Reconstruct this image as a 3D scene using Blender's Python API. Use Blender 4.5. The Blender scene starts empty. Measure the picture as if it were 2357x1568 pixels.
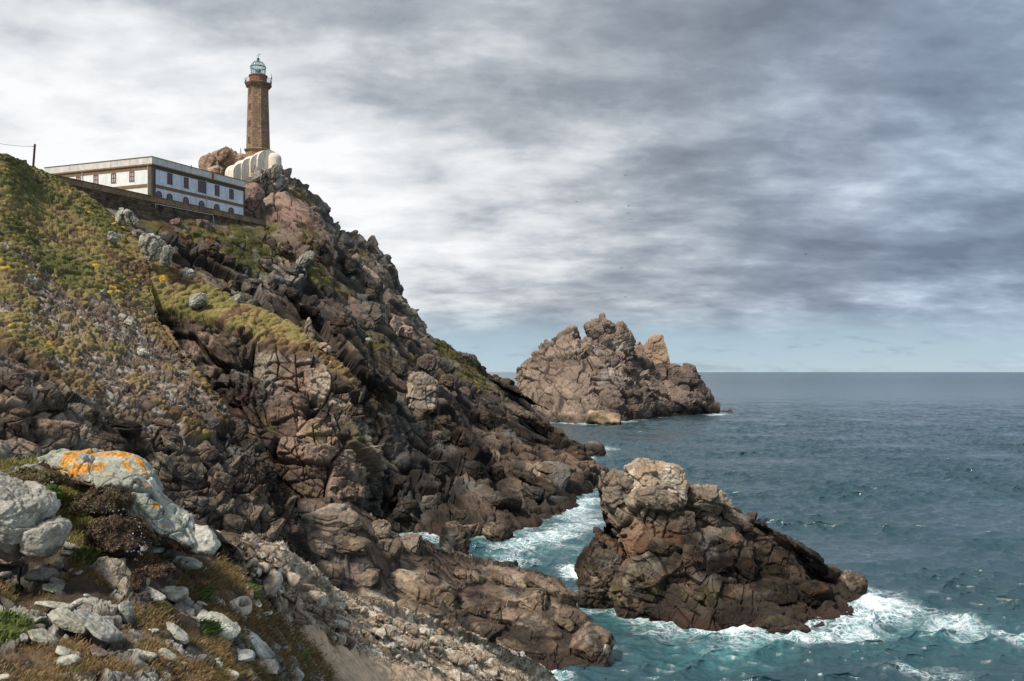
import bpy, math, random
import numpy as np
from mathutils import Vector, Matrix

# ------------------------------------------------------------------ scene, camera, light
sc = bpy.context.scene
COL = sc.collection
F = 2120.0; W0 = 2357.0; HZ = 856.0; H = 30.0       # focal length and frame in the photo's display pixels, eye height
cam_d = bpy.data.cameras.new('camera'); cam = bpy.data.objects.new('camera', cam_d); COL.objects.link(cam)
cam_d.sensor_width = 36.0; cam_d.lens = 36.0 * F / W0
cam_d.shift_y = (HZ - 784.0) / W0
cam_d.clip_start = 0.3; cam_d.clip_end = 90000
cam.location = (0, 0, H); cam.rotation_euler = (math.radians(90), 0, 0)
sc.camera = cam
sc.view_settings.view_transform = 'Standard'; sc.view_settings.look = 'None'
sc.view_settings.gamma = 1.0; sc.view_settings.exposure = 0.08

SUN_AZ = -136.0   # degrees from straight ahead (+y), negative = to the left
SUN_EL = 51.0
sd = bpy.data.lights.new('sun', 'SUN'); sun = bpy.data.objects.new('sun', sd); COL.objects.link(sun)
sd.energy = 4.3; sd.angle = math.radians(8.0); sd.color = (1.0, 0.93, 0.84)
az = math.radians(SUN_AZ); el = math.radians(SUN_EL)
sdir = Vector((math.sin(az) * math.cos(el), math.cos(az) * math.cos(el), math.sin(el)))
sun.rotation_euler = sdir.to_track_quat('Z', 'Y').to_euler()
sun.location = (-60, -10, 120)

world = bpy.data.worlds.new("World"); sc.world = world; world.use_nodes = True
wt = world.node_tree; wt.nodes.clear()

class NT:
    def __init__(s, t): s.t = t
    def n(s, typ, **kw):
        nd = s.t.nodes.new(typ)
        for k, v in kw.items():
            if k.startswith('i_'):
                nd.inputs[k[2:].replace('_', ' ')].default_value = v
            else: setattr(nd, k, v)
        return nd
    def l(s, a, b): s.t.links.new(a, b)
    def val(s, x, sock):
        if isinstance(x, (int, float)): sock.default_value = x
        else: s.l(x, sock)
    def m(s, op, a, b=0.0, c=None, clamp=False):
        nd = s.t.nodes.new('ShaderNodeMath'); nd.operation = op; nd.use_clamp = clamp
        s.val(a, nd.inputs[0]); s.val(b, nd.inputs[1])
        if c is not None: s.val(c, nd.inputs[2])
        return nd.outputs[0]
    def mix(s, f, a, b, blend='MIX'):
        nd = s.t.nodes.new('ShaderNodeMix'); nd.data_type = 'RGBA'; nd.blend_type = blend
        s.val(f, nd.inputs[0])
        for v, k in ((a, 6), (b, 7)):
            if isinstance(v, tuple): nd.inputs[k].default_value = (*v[:3], 1)
            else: s.l(v, nd.inputs[k])
        return nd.outputs[2]
    def ramp(s, f, stops, interp='LINEAR'):
        nd = s.t.nodes.new('ShaderNodeValToRGB'); cr = nd.color_ramp; cr.interpolation = interp
        while len(cr.elements) < len(stops): cr.elements.new(0.5)
        for e, (p, c) in zip(cr.elements, stops):
            e.position = p; e.color = (*c, 1) if isinstance(c, tuple) else (c, c, c, 1)
        s.l(f, nd.inputs[0]); return nd.outputs[0]
    def noise(s, vec, scale, detail=4, rough=0.5, dist=0.0, lac=2.0):
        nd = s.t.nodes.new('ShaderNodeTexNoise')
        nd.inputs['Scale'].default_value = scale; nd.inputs['Detail'].default_value = detail
        nd.inputs['Roughness'].default_value = rough; nd.inputs['Distortion'].default_value = dist
        nd.inputs['Lacunarity'].default_value = lac
        if vec is not None: s.l(vec, nd.inputs['Vector'])
        return nd.outputs[0]
    def smooth(s, x, a, b):
        nd = s.t.nodes.new('ShaderNodeMapRange'); nd.interpolation_type = 'SMOOTHSTEP'
        s.val(x, nd.inputs[0]); nd.inputs[1].default_value = a; nd.inputs[2].default_value = b
        return nd.outputs[0]

g = NT(wt)
tc = g.n('ShaderNodeTexCoord'); sep = g.n('ShaderNodeSeparateXYZ'); g.l(tc.outputs['Generated'], sep.inputs[0])
X, Y, Z = sep.outputs
sky = g.n('ShaderNodeTexSky'); sky.sky_type = 'NISHITA'; sky.sun_disc = False
sky.sun_elevation = el; sky.sun_rotation = az; sky.air_density = 1.0; sky.dust_density = 0.6
zc = g.m('MAXIMUM', Z, 0.0)
den = g.m('ADD', zc, 0.26)
cx = g.m('DIVIDE', X, den); cy = g.m('DIVIDE', Y, den)
cmb = g.n('ShaderNodeCombineXYZ'); g.l(cx, cmb.inputs[0]); g.l(cy, cmb.inputs[1]); cmb.inputs[2].default_value = 3.7
cmb2 = g.n('ShaderNodeCombineXYZ'); g.l(g.m('MULTIPLY', cx, 0.72), cmb2.inputs[0]); g.l(cy, cmb2.inputs[1]); cmb2.inputs[2].default_value = 9.1
big = g.noise(cmb.outputs[0], 1.5, 3, 0.5, 0.2)
med = g.noise(cmb2.outputs[0], 6.5, 5, 0.52, 0.2)
fin = g.noise(cmb2.outputs[0], 19.0, 5, 0.6, 0.1)
c = g.m('ADD', g.m('ADD', g.m('MULTIPLY', big, 0.95), g.m('MULTIPLY', med, 0.62)), g.m('MULTIPLY', fin, 0.22))   # ~0.9 mean
# brightness of the deck: strong towards the hidden sun on the left, heavy to the right and overhead
left = g.smooth(X, 0.12, -0.45)
lowl = g.smooth(Z, 0.42, 0.16)
b = g.m('ADD', g.m('SUBTRACT', c, 0.52), g.m('MULTIPLY', g.m('MULTIPLY', left, lowl), 0.42))
b = g.m('SUBTRACT', b, g.m('MULTIPLY', g.smooth(X, -0.1, 0.5), 0.05))
cloud = g.ramp(b, [(0.08, (0.195, 0.22, 0.26)), (0.26, (0.29, 0.325, 0.375)), (0.40, (0.445, 0.485, 0.53)), (0.53, (0.67, 0.70, 0.73)), (0.74, (0.92, 0.925, 0.935))])
# right-hand side of the deck is bluer
cloud = g.mix(g.m('MULTIPLY', g.smooth(X, 0.05, 0.5), 0.75), cloud, g.mix(1.0, cloud, (0.80, 0.95, 1.15), 'MULTIPLY'))
skyc = g.mix(1.0, sky.outputs[0], (0.1, 0.1, 0.1), 'MULTIPLY')
band = g.mix(0.88, skyc, g.ramp(g.m('MULTIPLY', Z, 8.0), [(0.0, (0.46, 0.60, 0.68)), (0.15, (0.40, 0.55, 0.66)), (0.5, (0.32, 0.45, 0.58))]))
# edge of the deck above the horizon, ragged
edge = g.m('ADD', Z, g.m('MULTIPLY', g.m('SUBTRACT', g.noise(cmb2.outputs[0], 4.0, 4, 0.5), 0.5), 0.03))
fac = g.smooth(edge, 0.020, 0.078)
fac = g.m('MAXIMUM', fac, g.m('MULTIPLY', g.smooth(g.noise(cmb2.outputs[0], 8.0, 4, 0.5), 0.48, 0.70), 0.5))
col = g.mix(fac, band, cloud)
bg = g.n('ShaderNodeBackground'); bg.inputs[1].default_value = 0.1
g.l(g.mix(1.0, col, (10.0, 10.0, 10.0), 'MULTIPLY'), bg.inputs[0])
g.l(bg.outputs[0], g.n('ShaderNodeOutputWorld').inputs[0])

# ------------------------------------------------------------------ numeric helpers
def P(vx, vy, D): return (float((vx - 1178.5) / F * D), float(D), float(H + (HZ - vy) / F * D))
def PZ(vx, vy, z): return P(vx, vy, (H - z) * F / (vy - HZ))         # where a ray meets the level z
def proj(p):
    return 1178.5 + p[..., 0] / p[..., 1] * F, HZ - (p[..., 2] - H) / p[..., 1] * F

from concurrent.futures import ThreadPoolExecutor
import os as _os
POOL = ThreadPoolExecutor(max(2, _os.cpu_count() or 2)); CH = 24000
HA, HB, HC = np.uint32(0x8da6b343), np.uint32(0xd8163841), np.uint32(0xcb1ab31f)
def _mix(h):
    h ^= h >> np.uint32(15); h *= np.uint32(0x2c1b3c6d); h ^= h >> np.uint32(12); h *= np.uint32(0x297a2d39); h ^= h >> np.uint32(15)
    return h
def _f(h): return (h & np.uint32(0xffffff)).astype(np.float32) * np.float32(1 / 16777216.0)
def _vn(p, s):
    fl = np.floor(p); i = fl.astype(np.int32).view(np.uint32); f = p - fl; f = f * f * (3 - 2 * f)
    sd = np.uint32((s * 0x9E3779B1) & 0xffffffff)
    X0 = i[0] * HA; Y0 = i[1] * HB; Z0 = (i[2] * HC) ^ sd; X1 = X0 + HA; Y1 = Y0 + HB; Z1 = (i[2] + np.uint32(1)) * HC ^ sd
    fx, fy, fz = f
    def g(a, b, c): return _f(_mix(a ^ b ^ c))
    a00 = g(X0, Y0, Z0); a00 += (g(X1, Y0, Z0) - a00) * fx
    a10 = g(X0, Y1, Z0); a10 += (g(X1, Y1, Z0) - a10) * fx
    a00 += (a10 - a00) * fy
    b00 = g(X0, Y0, Z1); b00 += (g(X1, Y0, Z1) - b00) * fx
    b10 = g(X0, Y1, Z1); b10 += (g(X1, Y1, Z1) - b10) * fx
    b00 += (b10 - b00) * fy
    a00 += (b00 - a00) * fz
    return a00 * 2 - 1
def _fbm(q, s, oct, gain):
    a = 1.0; t = 0; out = 0
    for k in range(oct):
        out = out + np.float32(a) * _vn(q, s + k * 17); t += a; a *= gain; q = q * np.float32(2.03) + np.float32(11.3)
    return out * np.float32(1.6 / t)
def _chunks(p):
    p = np.asarray(p); sh = p.shape[:-1]; q = np.ascontiguousarray(p.reshape(-1, 3).T.astype(np.float32)); n = q.shape[1]
    return sh, [np.ascontiguousarray(q[:, i:i + CH]) for i in range(0, n, CH)]
def fbm(p, s=0, oct=4, gain=0.5):
    sh, cs = _chunks(p)
    return np.concatenate(list(POOL.map(lambda c: _fbm(c, s, oct, gain), cs))).reshape(sh)
def _voro(q, s, box, jit):
    b = np.round(q).astype(np.int32); n = q.shape[1]
    F1 = np.full(n, 9.0, np.float32); F2 = F1.copy(); idh = np.zeros(n, np.uint32); rel = np.zeros_like(q)
    sd = np.uint32((s * 0x9E3779B1) & 0xffffffff); j_ = np.float32(jit); o_ = np.float32(.5 - jit * .5)
    for dx in (-1, 0):
        ix = b[0] + dx; hx = ix.view(np.uint32) * HA
        for dy in (-1, 0):
            iy = b[1] + dy; hy = iy.view(np.uint32) * HB ^ hx
            for dz in (-1, 0):
                iz = b[2] + dz; h = _mix(hy ^ (iz.view(np.uint32) * HC) ^ sd)
                r0 = q[0] - ix - o_ - j_ * _f(h); r1 = q[1] - iy - o_ - j_ * _f(h * np.uint32(747796405) + np.uint32(1)); r2 = q[2] - iz - o_ - j_ * _f(h * np.uint32(2891336453) + np.uint32(7))
                if box: d = r0 * r0; d *= d; e = r1 * r1; d += e * e; e = r2 * r2; d += e * e
                else: d = r0 * r0 + r1 * r1 + r2 * r2
                c1 = d < F1
                F2 = np.where(c1, F1, np.minimum(F2, d)); F1 = np.where(c1, d, F1); idh = np.where(c1, h, idh)
                rel[0] = np.where(c1, r0, rel[0]); rel[1] = np.where(c1, r1, rel[1]); rel[2] = np.where(c1, r2, rel[2])
    F1 = np.sqrt(F1); F2 = np.sqrt(F2)
    if box: F1 = np.sqrt(F1); F2 = np.sqrt(F2)
    return F1, F2, idh, rel.T
def voro(q, s=0, box=True, jit=0.8):
    sh, cs = _chunks(q); R = list(POOL.map(lambda c: _voro(c, s, box, jit), cs))
    return (np.concatenate([r[0] for r in R]).reshape(sh), np.concatenate([r[1] for r in R]).reshape(sh), np.concatenate([r[2] for r in R]).reshape(sh), np.concatenate([r[3] for r in R]).reshape(*sh, 3))
def rnd(h, k): 
    x = h * np.uint32(2654435761) + np.uint32((k * 0x9E3779B9) & 0xffffffff); x ^= x >> np.uint32(16); x *= np.uint32(0x45d9f3b); x ^= x >> np.uint32(16)
    return _f(x)
def ss(x, a, b):
    t = np.clip((x - a) / (b - a), 0, 1); return t * t * (3 - 2 * t)
def rotm(ax, ay, az_): return np.array(Matrix.Rotation(az_, 3, 'Z') @ Matrix.Rotation(ay, 3, 'Y') @ Matrix.Rotation(ax, 3, 'X'))

def blocks(p, levels, R, seed, warp=0.25):
    """Fractured granite: boxy cells, each shifted and tilted, cut by joints. levels = (size xyz, amount, crack width, crack depth)"""
    d = 0; tone = 0; tw = 0; crack = 0
    for k, (size, amp, cw, cd) in enumerate(levels):
        size = np.asarray(size, float); s0 = size.mean()
        w = np.stack([fbm(p / (s0 * 1.6) + 5.1 * j, seed + 31 * k + j, 2) for j in range(3)], -1) * warp * s0
        q = ((p + w) @ R) / size
        F1, F2, h, r = voro(q, seed + k * 7)
        tl = (rnd(h, 1) - .5) * r[..., 0] + (rnd(h, 2) - .5) * r[..., 1] + (rnd(h, 3) - .5) * r[..., 2]
        cr = 1 - ss(F2 - F1, 0, cw)
        on = ss(fbm(p / (s0 * 3.5) + 40, seed + 90 + k, 2), -0.55, 0.1) * .75 + .25 if k else 1.0
        d = d + on * (amp * ((rnd(h, 4) - .5) + 1.5 * tl) - cd * cr)
        wt_ = 0.55 ** k
        tone = tone + wt_ * (rnd(h, 5) - .5); tw += wt_; crack = np.maximum(crack, cr * on * (1 if k < 2 else .6))
    return d, tone / tw, crack

def joints(p, sets, seed):
    """long parallel joint planes: each bed between two planes stands a little proud or back. sets = (normal, spacing, step, crack width, crack depth)"""
    d = 0; crack = 0; tone = 0
    w = fbm(p / (sets[0][1] * 2.2), seed, 3)
    for k, (n, sp, st, cw, cd) in enumerate(sets):
        n = np.array(n, float); n /= np.linalg.norm(n)
        brk = fbm(p / (sp * 2.5) + 31 * k, seed + 40 + k, 2)
        s_ = (p @ n) / sp + .30 * w + .5 * np.round(brk * 1.5)
        i = np.floor(s_); f = s_ - i; h = _h1(i, seed + k * 5)
        e = np.minimum(f, 1 - f); cr = (1 - ss(e, 0, cw)) * ss(fbm(p / (sp * 1.7) + 9, seed + 60 + k, 2), -.5, .1)
        d = d + st * ((h - .5) + .55 * (f - .5)) - cd * cr; crack = np.maximum(crack, cr); tone = tone + (h - .5) * .5
    return d, tone / len(sets), crack
def _h1(i, s): 
    z = np.zeros_like(i, dtype=np.int32).view(np.uint32); return _f(_mix((i.astype(np.int32).view(np.uint32) * HA) ^ np.uint32((s * 0x9E3779B1) & 0xffffffff) ^ z))
def cushions(p, size, seed):
    q = (p @ rotm(0, -.5, .2)) / np.array([size * 1.7, size * 1.5, size * .62])
    q = q + np.stack([fbm(q * .7 + 3 * j, seed + j, 2) for j in range(3)], -1) * .25
    F1, F2, h, r = voro(q, seed, box=False, jit=.9)
    return np.sqrt(np.clip(1 - (F1 / .75) ** 2, 0, 1)) * (0.5 + 0.5 * rnd(h, 9)), h, F2 - F1

def catmull(A, t, closed=False):
    """Hermite curve through the rows of A; tangents limited to the shorter neighbouring step so that it never overshoots"""
    n = A.shape[0]
    nxt = np.roll(A, -1, 0) if closed else np.concatenate([A[1:], A[-1:] * 2 - A[-2:-1]], 0)
    prv = np.roll(A, 1, 0) if closed else np.concatenate([A[:1] * 2 - A[1:2], A[:-1]], 0)
    T = (nxt - prv) * .5; ln = np.linalg.norm(T, axis=-1, keepdims=True) + 1e-9
    lim = np.minimum(np.linalg.norm(nxt - A, axis=-1, keepdims=True), np.linalg.norm(A - prv, axis=-1, keepdims=True))
    T = T * np.minimum(1.0, lim / ln)
    i = np.floor(t).astype(int)
    if not closed: i = np.clip(i, 0, n - 2)
    u = (t - i).reshape(-1, *([1] * (A.ndim - 1))); j = (i + 1) % n; i = i % n
    return A[i] * (2 * u**3 - 3 * u**2 + 1) + T[i] * (u**3 - 2 * u**2 + u) + A[j] * (3 * u**2 - 2 * u**3) + T[j] * (u**3 - u**2)
def params(A, dens, closed=False, cap=400, wd=.35):
    B = np.concatenate([A, A[:1]], 0) if closed else A
    mid = np.maximum(B[..., 1], 3); mm_ = (mid[1:] + mid[:-1]) / 2
    S2 = np.stack([B[..., 0] / mid, (B[..., 2] - H) / mid], -1)
    ang = np.sqrt(((S2[1:] - S2[:-1]) ** 2).sum(-1) + (wd * (mid[1:] - mid[:-1]) / mm_) ** 2) * F
    vxm = (S2[1:, ..., 0] + S2[:-1, ..., 0]) / 2 * F + 1178.5; ang = ang * np.where((vxm < -60) | (vxm > 2420), .2, 1.0)
    L = ang.reshape(ang.shape[0], -1).mean(1)
    t = [np.array([0.0])]
    for k, l in enumerate(L):
        n = int(min(cap, max(2, round(l * dens)))); t.append(k + np.arange(1, n + 1) / n)
    t = np.concatenate(t)
    return t[:-1] if closed else t
def loft(cols, dens, closed_rows=False, cap=400, dv=None):
    C = np.array(cols, dtype=float)               # [column, row, xyz]
    tu = params(C, dens, cap=cap); tv = params(C.swapaxes(0, 1), dv or dens, closed_rows, cap=cap, wd=1.0 if dv else .35)
    G = catmull(C, tu)
    G = catmull(G.swapaxes(0, 1), tv, closed_rows).swapaxes(0, 1)
    return G, tu, tv
def normals(G, closed=False):
    du = np.gradient(G, axis=0)
    if closed:
        e = np.concatenate([G[:, -1:], G, G[:, :1]], 1); dv = (e[:, 2:] - e[:, :-2]) * .5
    else: dv = np.gradient(G, axis=1)
    N = np.cross(du, dv); N /= (np.linalg.norm(N, axis=-1, keepdims=True) + 1e-9)
    return N
def smooth_n(N, it=6):
    N = N.astype(np.float32)
    for _ in range(it):
        M = N.copy(); M[1:-1, 1:-1] = (N[1:-1, 1:-1] * 2 + N[2:, 1:-1] + N[:-2, 1:-1] + N[1:-1, 2:] + N[1:-1, :-2]) / 6
        N = M
    return N / (np.linalg.norm(N, axis=-1, keepdims=True) + 1e-9)

def grid_faces(nu, nv, closed=False):
    i = np.arange(nu - 1)[:, None]; j = np.arange(nv if closed else nv - 1)[None, :]; j2 = (j + 1) % nv
    return np.stack([i * nv + j, (i + 1) * nv + j, (i + 1) * nv + j2, i * nv + j2], -1).reshape(-1, 4)
def np_mesh(name, V, Fc, mat, cols=None, attrs=None, smooth=False, parent=None, loc=None):
    V = np.asarray(V, dtype=np.float32).reshape(-1, 3)
    if loc is not None: V = V - np.array(loc, dtype=np.float32)
    Fc = np.asarray(Fc, dtype=np.int32); k = Fc.shape[1]
    me = bpy.data.meshes.new(name)
    me.vertices.add(len(V)); me.vertices.foreach_set('co', V.ravel())
    me.loops.add(Fc.size); me.loops.foreach_set('vertex_index', Fc.ravel())
    me.polygons.add(len(Fc)); me.polygons.foreach_set('loop_start', np.arange(0, Fc.size, k, dtype=np.int32))
    me.update(calc_edges=True); me.validate()
    if smooth: me.polygons.foreach_set('use_smooth', np.ones(len(me.polygons), dtype=bool))
    if cols is not None:
        c4 = np.ones((len(V), 4), np.float32); c4[:, :3] = np.clip(np.asarray(cols).reshape(-1, 3), 0, 1)
        a = me.color_attributes.new('Col', 'FLOAT_COLOR', 'POINT'); a.data.foreach_set('color', c4.ravel())
    for nm, arr in (attrs or {}).items():
        a = me.attributes.new(nm, 'FLOAT', 'POINT'); a.data.foreach_set('value', np.asarray(arr, np.float32).ravel())
    me.materials.append(mat)
    o = bpy.data.objects.new(name, me); COL.objects.link(o)
    if loc is not None and parent is None: o.location = loc
    if parent is not None:
        o.parent = parent
    return o
def tag(o, label=None, cat=None, group=None, kind=None):
    if label: o['label'] = label
    if cat: o['category'] = cat
    if group: o['group'] = group
    if kind: o['kind'] = kind
    return o
def empty(name, loc, label, cat, group=None):
    o = bpy.data.objects.new(name, None); COL.objects.link(o); o.location = loc; o.empty_display_size = .5
    return tag(o, label, cat, group)

# ------------------------------------------------------------------ materials
def new_mat(name):
    m = bpy.data.materials.new(name); m.use_nodes = True; m.node_tree.nodes.clear()
    t = NT(m.node_tree); bs = t.n('ShaderNodeBsdfPrincipled'); out = t.n('ShaderNodeOutputMaterial'); t.l(bs.outputs[0], out.inputs[0])
    return m, t, bs
def terrain_mat(name, sc1, sc2, bump=0.3, dist=0.1, rough=0.85, lo=0.62, hi=1.38):
    m, t, bs = new_mat(name)
    at = t.n('ShaderNodeAttribute', attribute_name='Col'); ge = t.n('ShaderNodeNewGeometry')
    n1 = t.noise(ge.outputs['Position'], sc1, 5, 0.65, 0.3); n2 = t.noise(ge.outputs['Position'], sc2, 3, 0.6)
    f = t.m('ADD', t.m('MULTIPLY', n1, 0.65), t.m('MULTIPLY', n2, 0.35))
    k = t.ramp(f, [(0.30, lo), (0.5, 1.0), (0.70, hi)])
    t.l(t.mix(1.0, at.outputs['Color'], k, 'MULTIPLY'), bs.inputs['Base Color'])
    bs.inputs['Roughness'].default_value = rough; bs.inputs['Specular IOR Level'].default_value = 0.12
    bp = t.n('ShaderNodeBump'); bp.inputs['Strength'].default_value = bump; bp.inputs['Distance'].default_value = dist
    t.l(f, bp.inputs['Height']); t.l(bp.outputs[0], bs.inputs['Normal'])
    return m
M_far = terrain_mat('headland_granite', 0.9, 3.5, 0.6, 0.35)
M_mid = terrain_mat('cliff_granite', 1.6, 6.0, 0.6, 0.2)
M_near = terrain_mat('foreground_rock', 9.0, 45.0, 0.8, 0.03, lo=.52, hi=1.45)
M_veg = terrain_mat('heath_cover', 3.0, 9.0, 0.5, 0.15)
def flat_mat(name, colr, rough=0.7, nscale=2.0, amt=0.25, metal=0.0, bump=0.15, streak=None, bd=0.02):
    m, t, bs = new_mat(name)
    tcn = t.n('ShaderNodeTexCoord'); n = t.noise(tcn.outputs['Object'], nscale, 5, 0.6)
    k = t.ramp(n, [(0.3, 1 - amt), (0.7, 1 + amt)])
    base = t.mix(1.0, colr, k, 'MULTIPLY')
    if streak:
        mp = t.n('ShaderNodeMapping'); mp.inputs['Scale'].default_value = (1.6, 1.6, 0.25); t.l(tcn.outputs['Object'], mp.inputs[0])
        s = t.smooth(t.noise(mp.outputs[0], 1.1, 6, 0.65, 0.4), streak[1], streak[2])
        base = t.mix(s, base, streak[0])
    t.l(base, bs.inputs['Base Color']); bs.inputs['Roughness'].default_value = rough; bs.inputs['Metallic'].default_value = metal
    if rough > .75: bs.inputs['Specular IOR Level'].default_value = 0.12
    bp = t.n('ShaderNodeBump'); bp.inputs['Strength'].default_value = bump; bp.inputs['Distance'].default_value = bd
    t.l(n, bp.inputs['Height']); t.l(bp.outputs[0], bs.inputs['Normal'])
    return m
def masonry_mat(name, c1, c2, mortar, bw, bh, dark=None, scale=1.0):
    m, t, bs = new_mat(name)
    uv = t.n('ShaderNodeAttribute', attribute_name='UVM'); br = t.n('ShaderNodeTexBrick')
    br.inputs['Color1'].default_value = (*c1, 1); br.inputs['Color2'].default_value = (*c2, 1); br.inputs['Mortar'].default_value = (*mortar, 1)
    br.inputs['Scale'].default_value = scale; br.inputs['Brick Width'].default_value = bw; br.inputs['Row Height'].default_value = bh
    br.inputs['Mortar Size'].default_value = 0.022; br.inputs['Bias'].default_value = -0.1
    t.l(uv.outputs['Vector'], br.inputs['Vector'])
    ge = t.n('ShaderNodeNewGeometry'); n = t.noise(ge.outputs['Position'], 0.55, 6, 0.65); n2 = t.noise(ge.outputs['Position'], 2.2, 5, 0.6)
    base = t.mix(1.0, br.outputs[0], t.ramp(n2, [(0.3, 0.6), (0.7, 1.4)]), 'MULTIPLY')
    if dark: base = t.mix(t.smooth(n, dark[1], dark[2]), base, dark[0])
    t.l(base, bs.inputs['Base Color']); bs.inputs['Roughness'].default_value = 0.9; bs.inputs['Specular IOR Level'].default_value = 0.1
    bp = t.n('ShaderNodeBump'); bp.inputs['Strength'].default_value = 0.5; bp.inputs['Distance'].default_value = 0.06
    t.l(t.m('SUBTRACT', n2, t.m('MULTIPLY', br.outputs[1], 0.8)), bp.inputs['Height']); t.l(bp.outputs[0], bs.inputs['Normal'])
    return m

# ------------------------------------------------------------------ rock colouring
def lerp(a, b, t): return a + (b - a) * t[..., None]
def c3(*v): return np.array(v, dtype=np.float32)
BR_D, BR_M, BR_L = c3(.030, .023, .018), c3(.120, .086, .060), c3(.36, .285, .21)
GREY, PALE, PINK, DARK = c3(.21, .20, .175), c3(.42, .39, .33), c3(.27, .165, .125), c3(.030, .027, .026)
def rock_color(p, tone, crack, seed, sc_=10.0, warm=0.0, grey=0.0, light=1.0):
    n1 = fbm(p / sc_, seed, 4); n2 = fbm(p / (sc_ * .25) + 9, seed + 5, 4); n3 = fbm(p / (sc_ * .5) + 50, seed + 9, 3)
    v = 0.50 + 0.45 * n1 + 0.45 * n2 * .6 + 1.5 * tone
    c = lerp(np.broadcast_to(BR_D, p.shape), BR_M, ss(v, 0.0, 0.5)); c = lerp(c, BR_L, ss(v, 0.5, 1.15))
    c = lerp(c, GREY, ss(n3 + grey * .8, 0.05, 0.8) * .7)
    c = lerp(c, PINK, ss(fbm(p / (sc_ * .6) + 90, seed + 12, 3) + warm, 0.2, 0.9) * .5)
    c = lerp(c, DARK, ss(fbm(p / (sc_ * .3) + 30, seed + 15, 4), 0.15, 0.65) * .75)
    c = lerp(c, DARK, crack * .7)  # cracks darkened in colour too, standing in for black shade in the clefts
    return c * (light * (.88 + .45 * fbm(p / (sc_ * 2.2) + 17, seed + 19, 2)))[..., None]
G1, G2, G3, G4, GY = c3(.102, .098, .032), c3(.180, .148, .052), c3(.125, .078, .042), c3(.29, .205, .085), c3(.58, .36, .03)
def veg_color(p, h, seed, sc_=12.0, brown=0.0, yellow=0.0):
    n = 1.7 * fbm(p / sc_, seed, 3) + .9 * fbm(p / (sc_ * .3), seed + 1, 3) + (rnd(h, 11) - .5) * .8 + brown + .12
    c = lerp(np.broadcast_to(G1, p.shape), G2, ss(n, -0.8, -0.1)); c = lerp(c, G4, ss(n, -0.15, .35) * .55); c = lerp(c, G3, ss(n, 0.2, 0.75))
    y = (rnd(h, 14) > 1 - 0.07) & (fbm(p / 7.0 + 70, seed + 3, 2) + yellow > 0.45)
    c = lerp(c, GY, y * (0.35 + .65 * rnd(h, 15)))
    return c
def blob(vx, vy, lst):
    m = 0
    for (cx_, cy_, rx, ry, ang, w) in lst:
        a = math.radians(ang); dx = vx - cx_; dy = vy - cy_
        u = (dx * math.cos(a) + dy * math.sin(a)) / rx; v = (-dx * math.sin(a) + dy * math.cos(a)) / ry
        m = np.maximum(m, w * np.exp(-(u * u + v * v)))
    return m
def seg_y(vx, pts):
    xs, ys = zip(*pts); return np.interp(vx, xs, ys)
def wet(c, z, p, seed, s=1.0):
    n = fbm(p / (4 * s), seed, 3)
    c = lerp(c, c3(.035, .028, .022), ss(4.2 * s + 2.2 * s * n - z, 0, 2.2 * s) * .86)
    c = lerp(c, c3(.045, .027, .022), ss(1.3 * s + .8 * s * n - z, 0, 1.0) * .6)
    return c
WATER = []   # horizontal positions where rock meets the sea
def collect(G):
    V = G.reshape(-1, 3); WATER.append(V[np.abs(V[:, 2]) < 0.35][:, :2].copy())
def back(crest, n=2, dy=(6, 14), dz=(5, 16), dx=0.0):
    x, y, z = crest
    return [(x + dx * (k + 1), y + dy[k], z - dz[k]) for k in reversed(range(n))]

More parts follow.
